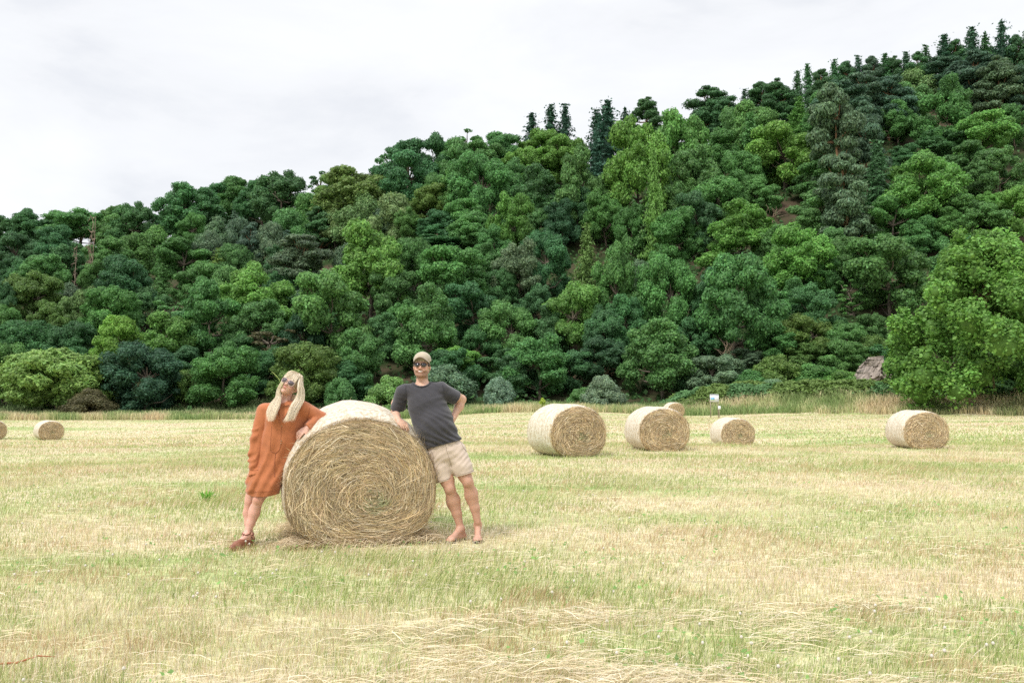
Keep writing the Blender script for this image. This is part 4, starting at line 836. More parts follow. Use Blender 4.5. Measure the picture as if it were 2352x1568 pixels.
# ------------------------------------------------------------------ people: smooth bodies and clothes from blended volumes
class Vol:
    def __init__(s, lo, hi, h):
        s.lo = np.array(lo, float); s.h = h; s.n = np.ceil((np.array(hi) - s.lo) / h).astype(int) + 1
        s.ax = [s.lo[i] + h * np.arange(s.n[i]) for i in range(3)]; s.a = np.full(s.n, .3, np.float32)
    def win(s, lo, hi):
        i0 = np.clip(np.floor((lo - s.lo) / s.h).astype(int), 0, s.n - 1); i1 = np.clip(np.ceil((hi - s.lo) / s.h).astype(int) + 1, 1, s.n)
        sl = tuple(slice(a, max(b, a + 1)) for a, b in zip(i0, i1))
        return sl, s.ax[0][sl[0]][:, None, None], s.ax[1][sl[1]][None, :, None], s.ax[2][sl[2]][None, None, :]
    def put(s, sl, d, k, op):
        a = s.a[sl]
        if op == 'cut': a2 = np.maximum(a, -d); h = np.maximum(k - np.abs(a + d), 0) / max(k, 1e-6); s.a[sl] = a2 + h * h * k / 4
        else: h = np.maximum(k - np.abs(a - d), 0) / max(k, 1e-6); s.a[sl] = np.minimum(a, d) - h * h * k / 4
    def cone(s, a, b, ra, rb, k=.02, fy=1.0, op='add'):
        a = np.asarray(a, float); b = np.asarray(b, float); m = max(ra, rb) + k + .03
        sl, x, y, z = s.win(np.minimum(a, b) - m, np.maximum(a, b) + m)
        ab = b - a; ab2 = (ab ** 2).sum() + 1e-9
        t = np.clip(((x - a[0]) * ab[0] + (y - a[1]) * ab[1] + (z - a[2]) * ab[2]) / ab2, 0, 1)
        dx = x - a[0] - t * ab[0]; dy = (y - a[1] - t * ab[1]) / fy; dz = z - a[2] - t * ab[2]
        s.put(sl, np.sqrt(dx * dx + dy * dy + dz * dz) - (ra + (rb - ra) * t), k, op)
    def chain(s, pts, rad, k=.02, fy=1.0):
        for i in range(len(pts) - 1): s.cone(pts[i], pts[i + 1], rad[i], rad[i + 1], k, fy)
    def ell(s, c, r, R=None, k=.02, op='add'):
        c = np.asarray(c, float); r = np.asarray(r, float); m = r.max() + k + .03
        sl, x, y, z = s.win(c - m, c + m); x = x - c[0]; y = y - c[1]; z = z - c[2]
        if R is not None: x, y, z = R[0, 0] * x + R[1, 0] * y + R[2, 0] * z, R[0, 1] * x + R[1, 1] * y + R[2, 1] * z, R[0, 2] * x + R[1, 2] * y + R[2, 2] * z
        k0 = np.sqrt((x / r[0]) ** 2 + (y / r[1]) ** 2 + (z / r[2]) ** 2); k1 = np.sqrt((x / r[0] ** 2) ** 2 + (y / r[1] ** 2) ** 2 + (z / r[2] ** 2) ** 2) + 1e-6
        s.put(sl, k0 * (k0 - 1) / k1, k, op)
    def half(s, p, n, lo=None, hi=None, k=.002):     # cut away what lies on the side n of the plane through p, inside a box
        n = np.asarray(n, float); n = n / np.linalg.norm(n); lo = s.lo if lo is None else np.asarray(lo); hi = s.ax and (s.lo + s.h * s.n) if hi is None else np.asarray(hi)
        sl, x, y, z = s.win(lo, hi); d = (x - p[0]) * n[0] + (y - p[1]) * n[1] + (z - p[2]) * n[2]
        s.a[sl] = np.maximum(s.a[sl], d)
    def fold(s, fn):
        sl, x, y, z = s.win(s.lo, s.lo + s.h * s.n); s.a += (fn(x, y, z)).astype(np.float32)
    def shell(s, t): s.a = np.maximum(s.a, -(s.a + t))
    def val(s, p):
        i = np.clip(np.round((np.asarray(p) - s.lo) / s.h).astype(int), 0, s.n - 1); return s.a[tuple(i)]
    def hit(s, cx, cy, off=.003):                    # the surface seen from the camera at this picture point
        p0 = C1(cx, cy, s.lo[1]); p1 = C1(cx, cy, s.lo[1] + s.h * s.n[1])
        for t in np.linspace(0, 1, 500):
            p = p0 + (p1 - p0) * t
            if s.val(p) < .002: return p + (p0 - p1) / np.linalg.norm(p1 - p0) * off
        return (p0 + p1) / 2
    def mesh(s, smooth=1):
        a = s.a; a[0] = a[-1] = .1; a[:, 0] = a[:, -1] = .1; a[:, :, 0] = a[:, :, -1] = .1
        ng = a < 0; c = [ng[i:s.n[0] - 1 + i, j:s.n[1] - 1 + j, k:s.n[2] - 1 + k] for i in (0, 1) for j in (0, 1) for k in (0, 1)]
        al = c[0].copy(); an = c[0].copy()
        for q in c[1:]: al &= q; an |= q
        act = np.argwhere(an & ~al); idx = np.full(tuple(s.n - 1), -1, np.int64); idx[tuple(act.T)] = np.arange(len(act))
        co = [(i, j, k) for i in (0, 1) for j in (0, 1) for k in (0, 1)]; val = np.stack([a[act[:, 0] + i, act[:, 1] + j, act[:, 2] + k] for i, j, k in co], 1)
        S = np.zeros((len(act), 3)); W = np.zeros(len(act))
        for p in range(8):
            for q in range(p + 1, 8):
                if sum(abs(co[p][m] - co[q][m]) for m in range(3)) != 1: continue
                u, v = val[:, p], val[:, q]; x = (u < 0) != (v < 0); t = np.where(x, u / np.where(x, u - v, 1), 0)
                P = np.array(co[p])[None] + t[:, None] * (np.array(co[q]) - np.array(co[p]))[None]; S += P * x[:, None]; W += x
        V = s.lo + (act + S / W[:, None]) * s.h
        Fs = []
        for ax in range(3):
            o = [m for m in range(3) if m != ax]; sl0 = [slice(1, -1)] * 3; sl0[ax] = slice(0, -1); sl1 = [slice(1, -1)] * 3; sl1[ax] = slice(1, None)
            A = ng[tuple(sl0)]; B = ng[tuple(sl1)]; e = np.argwhere(A != B); st = A[tuple(e.T)]
            off = np.zeros(3, int); off[o[0]] = off[o[1]] = 1; e = e + off
            def cell(d0, d1): g = e.copy(); g[:, o[0]] -= d0; g[:, o[1]] -= d1; return idx[tuple(g.T)]
            Q = np.stack([cell(1, 1), cell(0, 1), cell(0, 0), cell(1, 0)], 1)
            flip = st if ax != 1 else ~st; Q[~flip] = Q[~flip][:, ::-1]; Fs.append(Q)
        Q = np.concatenate(Fs)
        for _ in range(smooth):
            nb = np.zeros_like(V); ct = np.zeros(len(V))
            for i in range(4):
                for j in ((i + 1) % 4, (i - 1) % 4): np.add.at(nb, Q[:, i], V[Q[:, j]]); np.add.at(ct, Q[:, i], 1)
            V = V * .5 + .5 * nb / ct[:, None]
        return V, Q
def Rx(a): c, s = math.cos(a), math.sin(a); return np.array([[1, 0, 0], [0, c, -s], [0, s, c]])
def Ry(a): c, s = math.cos(a), math.sin(a); return np.array([[c, 0, s], [0, 1, 0], [-s, 0, c]])
def Rz(a): c, s = math.cos(a), math.sin(a); return np.array([[c, -s, 0], [s, c, 0], [0, 0, 1]])
def nrm(v): v = np.asarray(v, float); return v / np.linalg.norm(v)
def head(v, O, R, sc, fem, smile):
    g = lambda x, y, z: O + R @ (np.array([x, y, z]) * sc)
    e = lambda c, r, k=.02: v.ell(g(*c), np.array(r) * sc, R, k)
    e((0, .015, .035), (.077, .098, .092)); e((0, -.025, -.03), (.062 if fem else .066, .073, .080), .03)
    e((0, -.032, -.082), (.036 if fem else .054, .048, .03), .03); e((0, -.074 if fem else -.080, -.100), (.018 if fem else .030, .017, .018), .018)
    if not fem:
        for s in (-1, 1): v.cone(g(s * .062, -.005, -.055), g(s * .034, -.062, -.098), .016, .016, .015)
    v.cone(g(0, -.090, .004), g(0, -.116, -.032), .008 * sc, .0115 * sc, .012)
    for s in (-1, 1):
        e((s * .011, -.106, -.037), (.009, .009, .007), .008); e((s * .038, -.066, -.034), (.025, .024, .024 if smile else .02), .02)
        e((s * .080, .012, -.012), (.009, .020, .031), .006); e((s * .034, -.083, .0), (.014, .010, .009), .01)
        if smile: e((s * .034, -.086, -.052), (.013, .009, .014), .012)
    v.cone(g(-.036, -.082, .022), g(.036, -.082, .022), .012 * sc, .012 * sc, .02)
    if fem: v.cone(g(-.010, -.097, -.064), g(.010, -.097, -.064), .0095 * sc, .0095 * sc, .006)      # pursed lips
    else:
        v.cone(g(-.022, -.092, -.054), g(.022, -.092, -.054), .006, .006, .006); v.cone(g(-.019, -.091, -.073), g(.019, -.091, -.073), .007, .007, .006)
def hand(v, w, d, pn, th, sc=1.0, curl=(.5, .55, .6, .65), side=1):
    """w wrist, d towards the fingers, pn out of the palm, th towards the thumb"""
    d = nrm(d); pn = nrm(pn - np.dot(pn, d) * d); th = nrm(np.cross(d, pn)) * (1 if np.dot(np.cross(d, pn), th) > 0 else -1)
    Rm = np.stack([d, pn, th], 1); v.ell(w + d * .048 * sc, np.array([.054, .016, .042]) * sc, Rm, .015); v.cone(w - d * .01, w + d * .02, .027 * sc, .024 * sc, .02)
    for i, (o, ln) in enumerate(zip((.031, .011, -.010, -.029), (.072, .080, .074, .058))):
        p = w + d * (.090 - abs(o) * .25) * sc + th * o * sc; a = curl[i]; dd = nrm(d + th * o * 3)
        for j, f in enumerate((.44, .32, .24)):
            a2 = a * (.7 + .75 * j); q = p + (dd * math.cos(a2) + pn * math.sin(a2)) * ln * f * sc; v.cone(p, q, (.0093 - .0008 * j) * sc, (.0085 - .0009 * j) * sc, .004); p = q
    p = w + d * .028 * sc + th * .032 * sc; q = p + nrm(d * .75 + th * .6 + pn * .3) * .042 * sc; r_ = q + nrm(d * .95 + th * .1 + pn * .35) * .032 * sc
    v.cone(p, q, .0125 * sc, .0105 * sc, .012); v.cone(q, r_, .0105 * sc, .0085 * sc, .004)
def foot(v, ank, toe, sc=1.0, out=None):
    """ankle joint and toe tip in world space, sole on z of the toe"""
    d = nrm((toe - ank) * [1, 1, 0]); s = np.array([-d[1], d[0], 0]); zt = toe[2]; L_ = np.linalg.norm((toe - ank)[:2])
    heel = np.array([*(ank - d * .045 * sc)[:2], zt + .028]); ball = np.array([*(ank + d * (L_ - .06 * sc))[:2], zt + .022])
    v.cone(ank, heel, .036 * sc, .030 * sc, .03); v.cone(ank, ball, .034 * sc, .024 * sc, .03); v.cone(heel, ball, .027 * sc, .030 * sc, .02, )
    v.ell(ball, np.array([.036, .045, .02]) * sc, None, .02)
    for i in range(5):
        o = (-.032 + .016 * i) * sc * (out or 1); ln = (.062 - .006 * abs(i - 0.6) ** 1.3) * sc; b = ball + s * o; v.cone(b, b + d * ln + [0, 0, -.008], .0115 * sc if i == 0 else .009 * sc, .0095 * sc if i == 0 else .0072 * sc, .005)
def superline(cx, cz, rx, rz, p, n=26, rot=0):
    a = np.linspace(0, 2 * math.pi, n, endpoint=False); x = np.sign(np.cos(a)) * np.abs(np.cos(a)) ** (2 / p) * rx; z = np.sign(np.sin(a)) * np.abs(np.sin(a)) ** (2 / p) * rz
    return x, z
def glasses(parent, O, R, sc, kind):
    g = lambda P: O + (np.asarray(P) * sc) @ R.T
    fr = MB(); ln = MB()
    rx, rz = (.0265, .0200) if kind == 'man' else (.0300, .0270)
    fc = (.035, .02, .028) if kind == 'man' else (.62, .46, .40)
    for s in (-1, 1):
        x, z = superline(0, 0, rx, rz, 2.6); z = np.where(z < 0, z * (1.0 if kind == 'man' else 1.05), z * (.82 if kind == 'man' else .9)); x = x * (1 + .10 * (z / rz))
        y = -.112 + .012 * ((x + .0) * s / rx * .6 + .2) ** 2 - .0 * z; P = np.stack([x + s * (.0335 if kind == 'man' else .0385), y + .006 * (x * s / rx), z + .001], 1)
        k = len(P); front = g(P + [0, -.002, 0]); back = g(P + [0, .001, 0]); jj = np.arange(k)
        ln.add(np.vstack([front, back, g(P.mean(0) + [0, -.005, 0]), g(P.mean(0) + [0, .001, 0])]), [np.stack([jj, (jj + 1) % k, np.full(k, 2 * k)], 1), np.stack([k + (jj + 1) % k, k + jj, np.full(k, 2 * k + 1)], 1), np.stack([(jj + 1) % k, jj, k + jj, k + (jj + 1) % k], 1)])
        if kind == 'man':
            fr.tube(g(np.vstack([P, P[:1]])), .0012 * sc, 6, c=(.35, .3, .28), cap=False); up = P[z > -.001]; up = up[np.argsort(up[:, 0])]; fr.tube(g(up + [0, -.001, .001]), .0042 * sc, 8, c=fc)
        else: fr.tube(g(np.vstack([P, P[:1]])), .0024 * sc, 8, c=fc, cap=False)
        fr.tube(g([(s * (.060 if kind == 'man' else .068), -.102, .008), (s * .074, -.085, .008), (s * .082, -.03, .004), (s * .083, .01, -.004)]), .0028 * sc, 6, c=fc)
    fr.tube(g([(-.010, -.112, .006), (0, -.116, .009), (.010, -.112, .006)]), .0022 * sc, 6, c=(.55, .5, .45) if kind == 'man' else fc)
    o = link('sunglasses', fr.mesh('sunglasses', mat(kind + '_frame', (1, 1, 1), .3, attr=1, spec=.5), True), parent)
    link('lens', ln.mesh('lens', M['lens' if kind == 'man' else 'brown_lens'], True), o)
def noise3(x, y, z, s):
    return np.sin(x * s + 1.3 * np.sin(y * s * .7 + z * s * .5)) * np.cos(z * s * .9 + 1.1 * np.sin(x * s * .6)) * np.cos(y * s * .8 + .5)
def local(V, O, R, sc): return ((V - O) @ R) / sc
sst = lambda x, a, b: np.clip((x - a) / (b - a), 0, 1) ** 2 * (3 - 2 * np.clip((x - a) / (b - a), 0, 1))
def blend(c, m, col): return c * (1 - m[:, None]) + np.asarray(col) * m[:, None]
def cloth(vol, name, m, parent, smooth=1):
    V, Q = vol.mesh(smooth); return link(name, mkmesh(name, V, [Q], m, smooth=True), parent)
def fabric(name, col, rough=.9, w=900, var=.07, sheen=.3):
    m = mat(name, col, rough, spec=.15, var=(18, var), bump=(w, .25, .001)); m.node_tree.nodes['Principled BSDF'].inputs['Sheen Weight'].default_value = sheen; return m

# ---------------- the man
HB = .0045
def man():
    YB_ = 8.55; P = lambda x, y, Y=YB_: C1(x, y, Y)
    lo = P(1190, 1440, 8.55); hi = P(1900, 40, 8.55); lo = np.array([lo[0] - .03, 8.15, -.03]); hi = np.array([hi[0] + .03, 8.95, hi[2] + .03])
    root = empty('person', (P(1790, 1400, 8.5)[0], 8.52, 0)); tag(root, 'man in charcoal t-shirt, beige shorts, cap and sunglasses leaning on the large hay bale', 'person')
    rl = np.array(root.location); 
    O = P(1450, 158, 8.56); R = Ry(math.radians(1.5)) @ Rx(math.radians(-4)) @ Rz(math.radians(-2)); sc = 1.0
    v = Vol(lo, hi, HB); head(v, O, R, sc, False, True)
    v.cone(O + R @ [0, .034, -.07], P(1452, 305, 8.58), .055, .062, .02)
    v.cone(P(1452, 315, 8.58), P(1475, 400, 8.57), .055, .13, .05, .7); v.cone(P(1475, 400, 8.56), P(1600, 720, 8.56), .16, .15, .05, .68); v.cone(P(1600, 740, 8.56), P(1615, 800, 8.56), .15, .13, .05, .7)
    v.cone(P(1440, 318, 8.59), P(1325, 350, 8.59), .040, .052, .04); v.cone(P(1460, 318, 8.59), P(1592, 340, 8.59), .040, .052, .04)
    v.chain([P(1305, 335, 8.58), P(1268, 430, 8.66), P(1257, 492, 8.71)], [.055, .05, .043], .03); v.chain([P(1257, 497, 8.71), P(1262, 518, 8.60), P(1276, 545, 8.47)], [.043, .045, .029], .02)
    wr = P(1277, 547, 8.455); hand(v, wr, P(1326, 597, 8.40) - wr, np.array([-.15, .45, -.8]), np.array([.6, -.5, .35]), 1.0, (.35, .42, .5, .6))
    v.chain([P(1612, 330, 8.58), P(1690, 375, 8.68), P(1738, 398, 8.74)], [.058, .052, .043], .03); v.chain([P(1738, 398, 8.74), P(1718, 450, 8.72), P(1682, 520, 8.66)], [.043, .046, .030], .02)
    w2 = P(1682, 522, 8.66); hand(v, w2, P(1668, 600, 8.60) - w2, np.array([-.8, -.2, 0]), np.array([0, -1, .2]), 1.0, (.2, .25, .3, .3))
    v.chain([P(1578, 790, 8.57), P(1632, 985, 8.53), P(1653, 1045, 8.52)], [.11, .066, .054], .03)
    v.chain([P(1653, 1048, 8.52), P(1676, 1130, 8.56), P(1702, 1220, 8.57), P(1726, 1318, 8.57)], [.052, .063, .048, .034], .02); v.ell(P(1652, 1040, 8.485), (.036, .03, .045), None, .03)
    v.ell(P(1664, 1128, 8.585), (.045, .045, .09), None, .04); v.ell(P(1694, 1135, 8.575), (.035, .04, .07), None, .04)
    v.chain([P(1690, 780, 8.57), P(1757, 945, 8.53), P(1782, 995, 8.52)], [.11, .064, .053], .03)
    v.chain([P(1782, 998, 8.52), P(1806, 1085, 8.56), P(1832, 1180, 8.57), P(1852, 1282, 8.57)], [.051, .061, .047, .034], .02); v.ell(P(1782, 992, 8.485), (.036, .03, .045), None, .03)
    v.ell(P(1797, 1085, 8.585), (.043, .045, .09), None, .04); v.ell(P(1822, 1090, 8.575), (.033, .04, .07), None, .04)
    a1 = P(1728, 1335, 8.57); t1 = a1 + [-.115, -.185, 0]; t1[2] = .018; foot(v, a1, t1, 1.05, -1)
    a2 = P(1853, 1300, 8.62); t2 = a2 + [.01, -.215, 0]; t2[2] = .018; foot(v, a2, t2, 1.05, 1)
    V, Q = v.mesh(1); q = local(V, O, R, sc); hd = (V[:, 2] > O[2] - .16) & (np.abs(q[:, 0]) < .11)
    c = np.tile([.59, .36, .26], (len(V), 1)) * (1 + .04 * np.sin(V[:, 0:1] * 60) * np.sin(V[:, 2:3] * 47))
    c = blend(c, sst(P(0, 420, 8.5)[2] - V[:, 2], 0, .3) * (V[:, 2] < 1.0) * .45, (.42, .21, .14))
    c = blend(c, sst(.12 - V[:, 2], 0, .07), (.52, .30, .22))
    z, y, x = q[:, 2], q[:, 1], q[:, 0]
    c = np.where(hd[:, None], blend(c, sst(-y, .02, .07) * sst(.02 - np.abs(z + .03), 0, .02) * .5, (.56, .23, .15)), c)
    beard = sst(-.040 - z, 0, .022) * sst(.045 - y, 0, .04) * sst(z + .135, 0, .02) * hd; c = blend(c, beard * .68, (.17, .085, .05))
    c = blend(c, sst(.006 - np.abs(z + .046), 0, .004) * (np.abs(x) < .022) * hd * .5, (.2, .1, .06))
    lip = (np.abs(x) < .026) & (np.abs(z + .065 - 8 * x * x) < .011) & (y < -.075) & hd; c[lip] = (.44, .19, .15)
    hair = hd & (y > -.045) & (z > -.005) & (np.abs(x) > .05) | (hd & (y > .05) & (z > -.06)); c[hair] = (.10, .055, .03)
    body = link('body', mkmesh('body', V - rl, [Q], M['skin'], c, True), root)
    # teeth, glasses, cap
    g = lambda Pp: O - rl + (np.asarray(Pp)) @ R.T
    m = MB(); xs = np.linspace(-.027, .027, 9); up = np.stack([xs, -.1015 + 12 * xs ** 2, -.0590 + 6 * xs ** 2], 1); dn = np.stack([xs, -.1005 + 12 * xs ** 2, -.0700 + 19 * xs ** 2], 1)
    i = np.arange(8); m.add(np.vstack([g(up), g(dn), g(up + [0, .006, 0]), g(dn + [0, .006, 0])]), [np.stack([i, i + 1, i + 10, i + 9], 1), np.stack([i + 9, i + 10, i + 28, i + 27], 1), np.stack([i + 1, i, i + 18, i + 19], 1)], (.82, .78, .72)); link('teeth', m.mesh('teeth', mat('teeth', (1, 1, 1), .25, attr=1)), body)
    glasses(root, O - rl, R, sc, 'man')
    cv = Vol(O - .2, O + .22, .004); cv.ell(O + R @ [0, .018, .052], (.086, .107, .080), R, .01); cv.ell(O + R @ [0, .018, .07], (.078, .095, .075), R, .03); cv.shell(.009)
    cv.half(O + R @ [0, 0, .048], R @ [0, .30, -1]); cap = cloth(cv, 'cap', fabric('cap_cloth', (.42, .36, .27)), root); cap.location = -rl
    mb = MB(); A = np.linspace(-1.25, 1.25, 25); rows = []
    for k in np.linspace(0, 1, 7):
        ex = .086 + 0 * A; reach = .072 * np.cos(A * .98) ** .8 * k; xx = np.sin(A) * (.084 + .004 * k); yy = .018 - np.cos(A) * .107 - reach; zz = .088 - 8.2 * xx ** 2 - .016 * k * np.cos(A); rows.append(np.stack([xx, yy, zz], 1))
    T = np.concatenate(rows); B = T - [0, 0, .005]; n = len(A); Fq = grid_faces(7, n); i = np.arange(n - 1) + 6 * n; N_ = 7 * n; e0 = np.arange(6) * n
    mb.add(np.vstack([g(T), g(B)]), [Fq, Fq[:, ::-1] + N_, np.stack([i, i + 1, i + 1 + N_, i + N_], 1), np.stack([e0, e0 + n, e0 + n + N_, e0 + N_], 1), np.stack([e0 + n + n - 1, e0 + n - 1, e0 + n - 1 + N_, e0 + 2 * n - 1 + N_], 1)])
    bo = link('brim', mb.mesh('brim', fabric('brim_cloth', (.22, .15, .09)), True), cap); bo.location = rl
    m = MB(); bt = O + R @ [0, .02, .134]; m.tube([bt - [0, 0, .003], bt + [0, 0, .003]], [.007, .005], 8); link('button', m.mesh('button', fabric('button_cloth', (.5, .44, .34))), cap)
    # t-shirt
    s = Vol(lo, hi, HB)
    s.cone(P(1340, 335, 8.57), P(1588, 322, 8.57), .068, .068, .06, .95); s.cone(P(1450, 360, 8.57), P(1480, 430, 8.56), .12, .178, .06, .72)
    s.cone(P(1480, 430, 8.56), P(1528, 555, 8.555), .182, .192, .05, .70); s.cone(P(1528, 555, 8.555), P(1606, 730, 8.56), .192, .178, .05, .74); s.cone(P(1606, 730, 8.56), P(1640, 810, 8.56), .176, .172, .05, .74)
    s.ell(P(1548, 600, 8.47), (.13, .09, .14), Ry(-.3), .09)
    s.cone(P(1308, 345, 8.58), P(1268, 500, 8.69), .070, .078, .03); s.cone(P(1595, 332, 8.58), P(1752, 415, 8.71), .074, .074, .03)
    ax = nrm([.43, 0, -1]);
    def fo(x, y, z):
        u = x - P(1450, 300)[0]; w = z - P(1450, 300)[2]
        diag = w * .93 + u * .42                      # folds run down to the right
        m1 = np.clip((u * .95 - w * .28 - .05) / .25, 0, 1); low = np.clip((-w - .22) / .2, 0, 1)
        f = 0 * y + .0042 * np.sin(diag * 95 + 3.2 * np.sin(u * 9 + w * 5) + 1.6 * np.sin(w * 23)) * (.25 + m1 * low) + .003 * np.sin(diag * 52 + 2 * np.sin(u * 13)) * low
        f += .0016 * noise3(x, y, z, 42) + .003 * noise3(x, y, z, 19) + .0034 * np.sin((u * .55 + w) * 120 + 3 * np.sin(u * 17)) * np.exp(-((u + .17) ** 2 + (w + .17) ** 2) / .006)
        f += .004 * np.sin((w * .8 - u * .2) * 110) * np.exp(-((u - .22) ** 2 + (w + .14) ** 2) / .005)
        return f
    s.fold(fo)
    keep = Vol(lo, hi, HB); keep.a = s.a.copy(); s.shell(.010)
    h0 = P(1489, 752, 8.56); h1 = P(1745, 686, 8.56); dh = h1 - h0; s.half(h0, np.array([dh[2], 0, -dh[0]]), lo=[h0[0] - .1, lo[1], h0[2] - .25], hi=[h1[0] + .12, hi[1], h1[2] + .12])
    e0 = P(1242, 466, 8.65); e1 = P(1322, 482, 8.65); de = e1 - e0; ctr = (e0 + e1) / 2; s.half(ctr, np.array([de[2] * .8, .45 * abs(de[0]), -de[0]]), lo=[ctr[0] - .16, lo[1], ctr[2] - .2], hi=[P(1332, 0)[0], hi[1], ctr[2] + .06])
    ctr = (P(1718, 352, 8.68) + P(1673, 424, 8.68)) / 2; s.half(ctr, nrm(P(1745, 425, 8.70) - P(1590, 335, 8.58)) + np.array([.03, 0, .02]), lo=[ctr[0] - .035, lo[1], ctr[2] - .16], hi=[ctr[0] + .3, hi[1], ctr[2] + .16])
    s.ell(P(1446, 255, 8.50), (.087, .13, .062), Ry(.02), .004, op='cut'); s.cone(P(1448, 200, 8.57), P(1450, 285, 8.57), .070, .072, .003, op='cut')
    sh = cloth(s, 'tshirt', fabric('charcoal_cotton', (.052, .050, .058), .85, 700), root); sh.location = -rl
    rb = MB(); aa = np.linspace(.22, math.pi - .22, 26); rim = [keep.hit(1446 + 66 * math.cos(a), 262 + 46 * math.sin(a), .002) for a in aa]; rb.tube(rim, .0062, 6, flat=.7)
    ro = link('neck_rib', rb.mesh('neck_rib', fabric('rib_cotton', (.042, .040, .047)), True), sh)
    th_ = fabric('seam_thread', (.03, .029, .034))
    def seam(vol, pts, r_, m_, par, nm='seam'):
        pts = np.array(pts, float); k = np.linspace(0, len(pts) - 1, 5 * len(pts)); pts = np.stack([np.interp(k, range(len(pts)), pts[:, i]) for i in (0, 1)], 1)
        q = np.array([vol.hit(x, y, .0012) for x, y in pts]); q[1:-1, 1] = (q[:-2, 1] + q[1:-1, 1] + q[2:, 1]) / 3; b = MB(); b.tube(q, r_, 5); link(nm, b.mesh(nm, m_, True), par)
    seam(keep, [(1494, 738), (1745, 671)], .0016, th_, sh); seam(keep, [(1335, 296), (1332, 330), (1336, 370), (1338, 410), (1333, 448)], .0016, th_, sh); seam(keep, [(1600, 290), (1606, 320), (1612, 360), (1620, 395)], .0016, th_, sh)
    # shorts
    t = Vol([lo[0], lo[1], .4], [hi[0], hi[1], 1.15], HB)
    t.cone(P(1594, 700, 8.56), P(1622, 770, 8.56), .168, .172, .04, .74); t.chain([P(1572, 800, 8.56), P(1596, 900, 8.55), P(1633, 1050, 8.53)], [.118, .098, .083], .03, .95); t.chain([P(1690, 782, 8.56), P(1735, 880, 8.54), P(1795, 1010, 8.52)], [.116, .099, .086], .03, .95)
    def fs(x, y, z):
        u = x - P(1650, 800)[0]; w = z - P(1650, 800)[2]
        return 0 * y + .0018 * np.sin((w + .35 * np.abs(u)) * 62 + 2.4 * np.sin(u * 14)) * np.clip(1.2 + w * 5, .3, 1) + .0020 * np.sin((w - .8 * u) * 95 + 2 * np.sin(u * 21)) * np.exp(-(w + .02) ** 2 / .01) + .0016 * noise3(x, y, z, 47) - .004 * np.exp(-(u / .02) ** 2) * (w < .06)
    t.fold(fs); tk = Vol([lo[0], lo[1], .4], [hi[0], hi[1], 1.15], HB); tk.a = t.a.copy(); t.shell(.009)
    mid = P(1690, 0)[0]
    a, b = P(1564, 1003, 8.5), P(1676, 969, 8.5); d_ = b - a; t.half(a, np.array([d_[2], 0, -d_[0]]), lo=[lo[0], lo[1], .4], hi=[mid, hi[1], a[2] + .1])
    a, b = P(1707, 956, 8.5), P(1828, 921, 8.5); d_ = b - a; t.half(a, np.array([d_[2], 0, -d_[0]]), lo=[mid, lo[1], .4], hi=[hi[0], hi[1], a[2] + .12])
    a, b = P(1489, 722, 8.5), P(1765, 656, 8.5); d_ = b - a; t.half(a, np.array([-d_[2], 0, d_[0]]), lo=[lo[0], lo[1], .9], hi=[hi[0], hi[1], 1.15])
    so_ = cloth(t, 'shorts', fabric('beige_chino', (.56, .455, .375), .9, 600, .05), root); so_.location = -rl
    tb = fabric('seam_beige', (.30, .225, .17))
    for pts in ([(1622, 722), (1628, 770), (1640, 800)], [(1566, 992), (1620, 978), (1672, 958)], [(1709, 944), (1768, 930), (1824, 908)], [(1640, 800), (1652, 850), (1664, 885)], [(1732, 704), (1748, 745), (1775, 775)], [(1512, 765), (1532, 800), (1530, 830)]): seam(tk, pts, .0016, tb, so_)
    # sandals
    for a_, t_ in ((a1, t1), (a2, t2)):
        d = nrm((t_ - a_) * [1, 1, 0]); s_ = np.array([-d[1], d[0], 0]); L_ = np.linalg.norm((t_ - a_)[:2]); so2 = MB(); tt = np.linspace(0, 1, 14); w = .043 * np.sqrt(np.clip(1 - (2 * tt - 1) ** 6, 0, 1)) * (.82 + .22 * tt) + .002
        c0 = (a_ - d * .08) * [1, 1, 0] + (d * (L_ + .10))[None] * tt[:, None]; up = [0, 0, t_[2] - .002]
        V = np.vstack([c0 + s_ * w[:, None] + up, c0 - s_ * w[:, None] + up, c0 + s_ * w[:, None] + [0, 0, .0], c0 - s_ * w[:, None] + [0, 0, .0]]); n = 14; i = np.arange(n - 1)
        so2.add(V - rl, [np.stack([i, i + 1, i + n + 1, i + n], 1), np.stack([i + 2 * n + 1, i + 2 * n, i, i + 1], 1)[:, ::-1], np.stack([i + n, i + n + 1, i + 3 * n + 1, i + 3 * n], 1), [[0, n, 3 * n, 2 * n], [n - 1, 3 * n - 1, 4 * n - 1, 2 * n - 1]]])
        sd_ = link('sandal', so2.mesh('sandal', mat('sandal_sole', (.09, .07, .06), .8)), root)
        st = MB(); cc = (a_ + d * (L_ - .085)) * [1, 1, 0]; an = np.linspace(-.1, math.pi + .1, 14); st.tube([cc + s_ * .047 * math.cos(q_) + np.array([0, 0, .012 + .052 * math.sin(q_)]) - rl for q_ in an], .013, 6, flat=.35)
        link('strap', st.mesh('strap', mat('sandal_strap', (.16, .12, .11), .7)), sd_)
man()

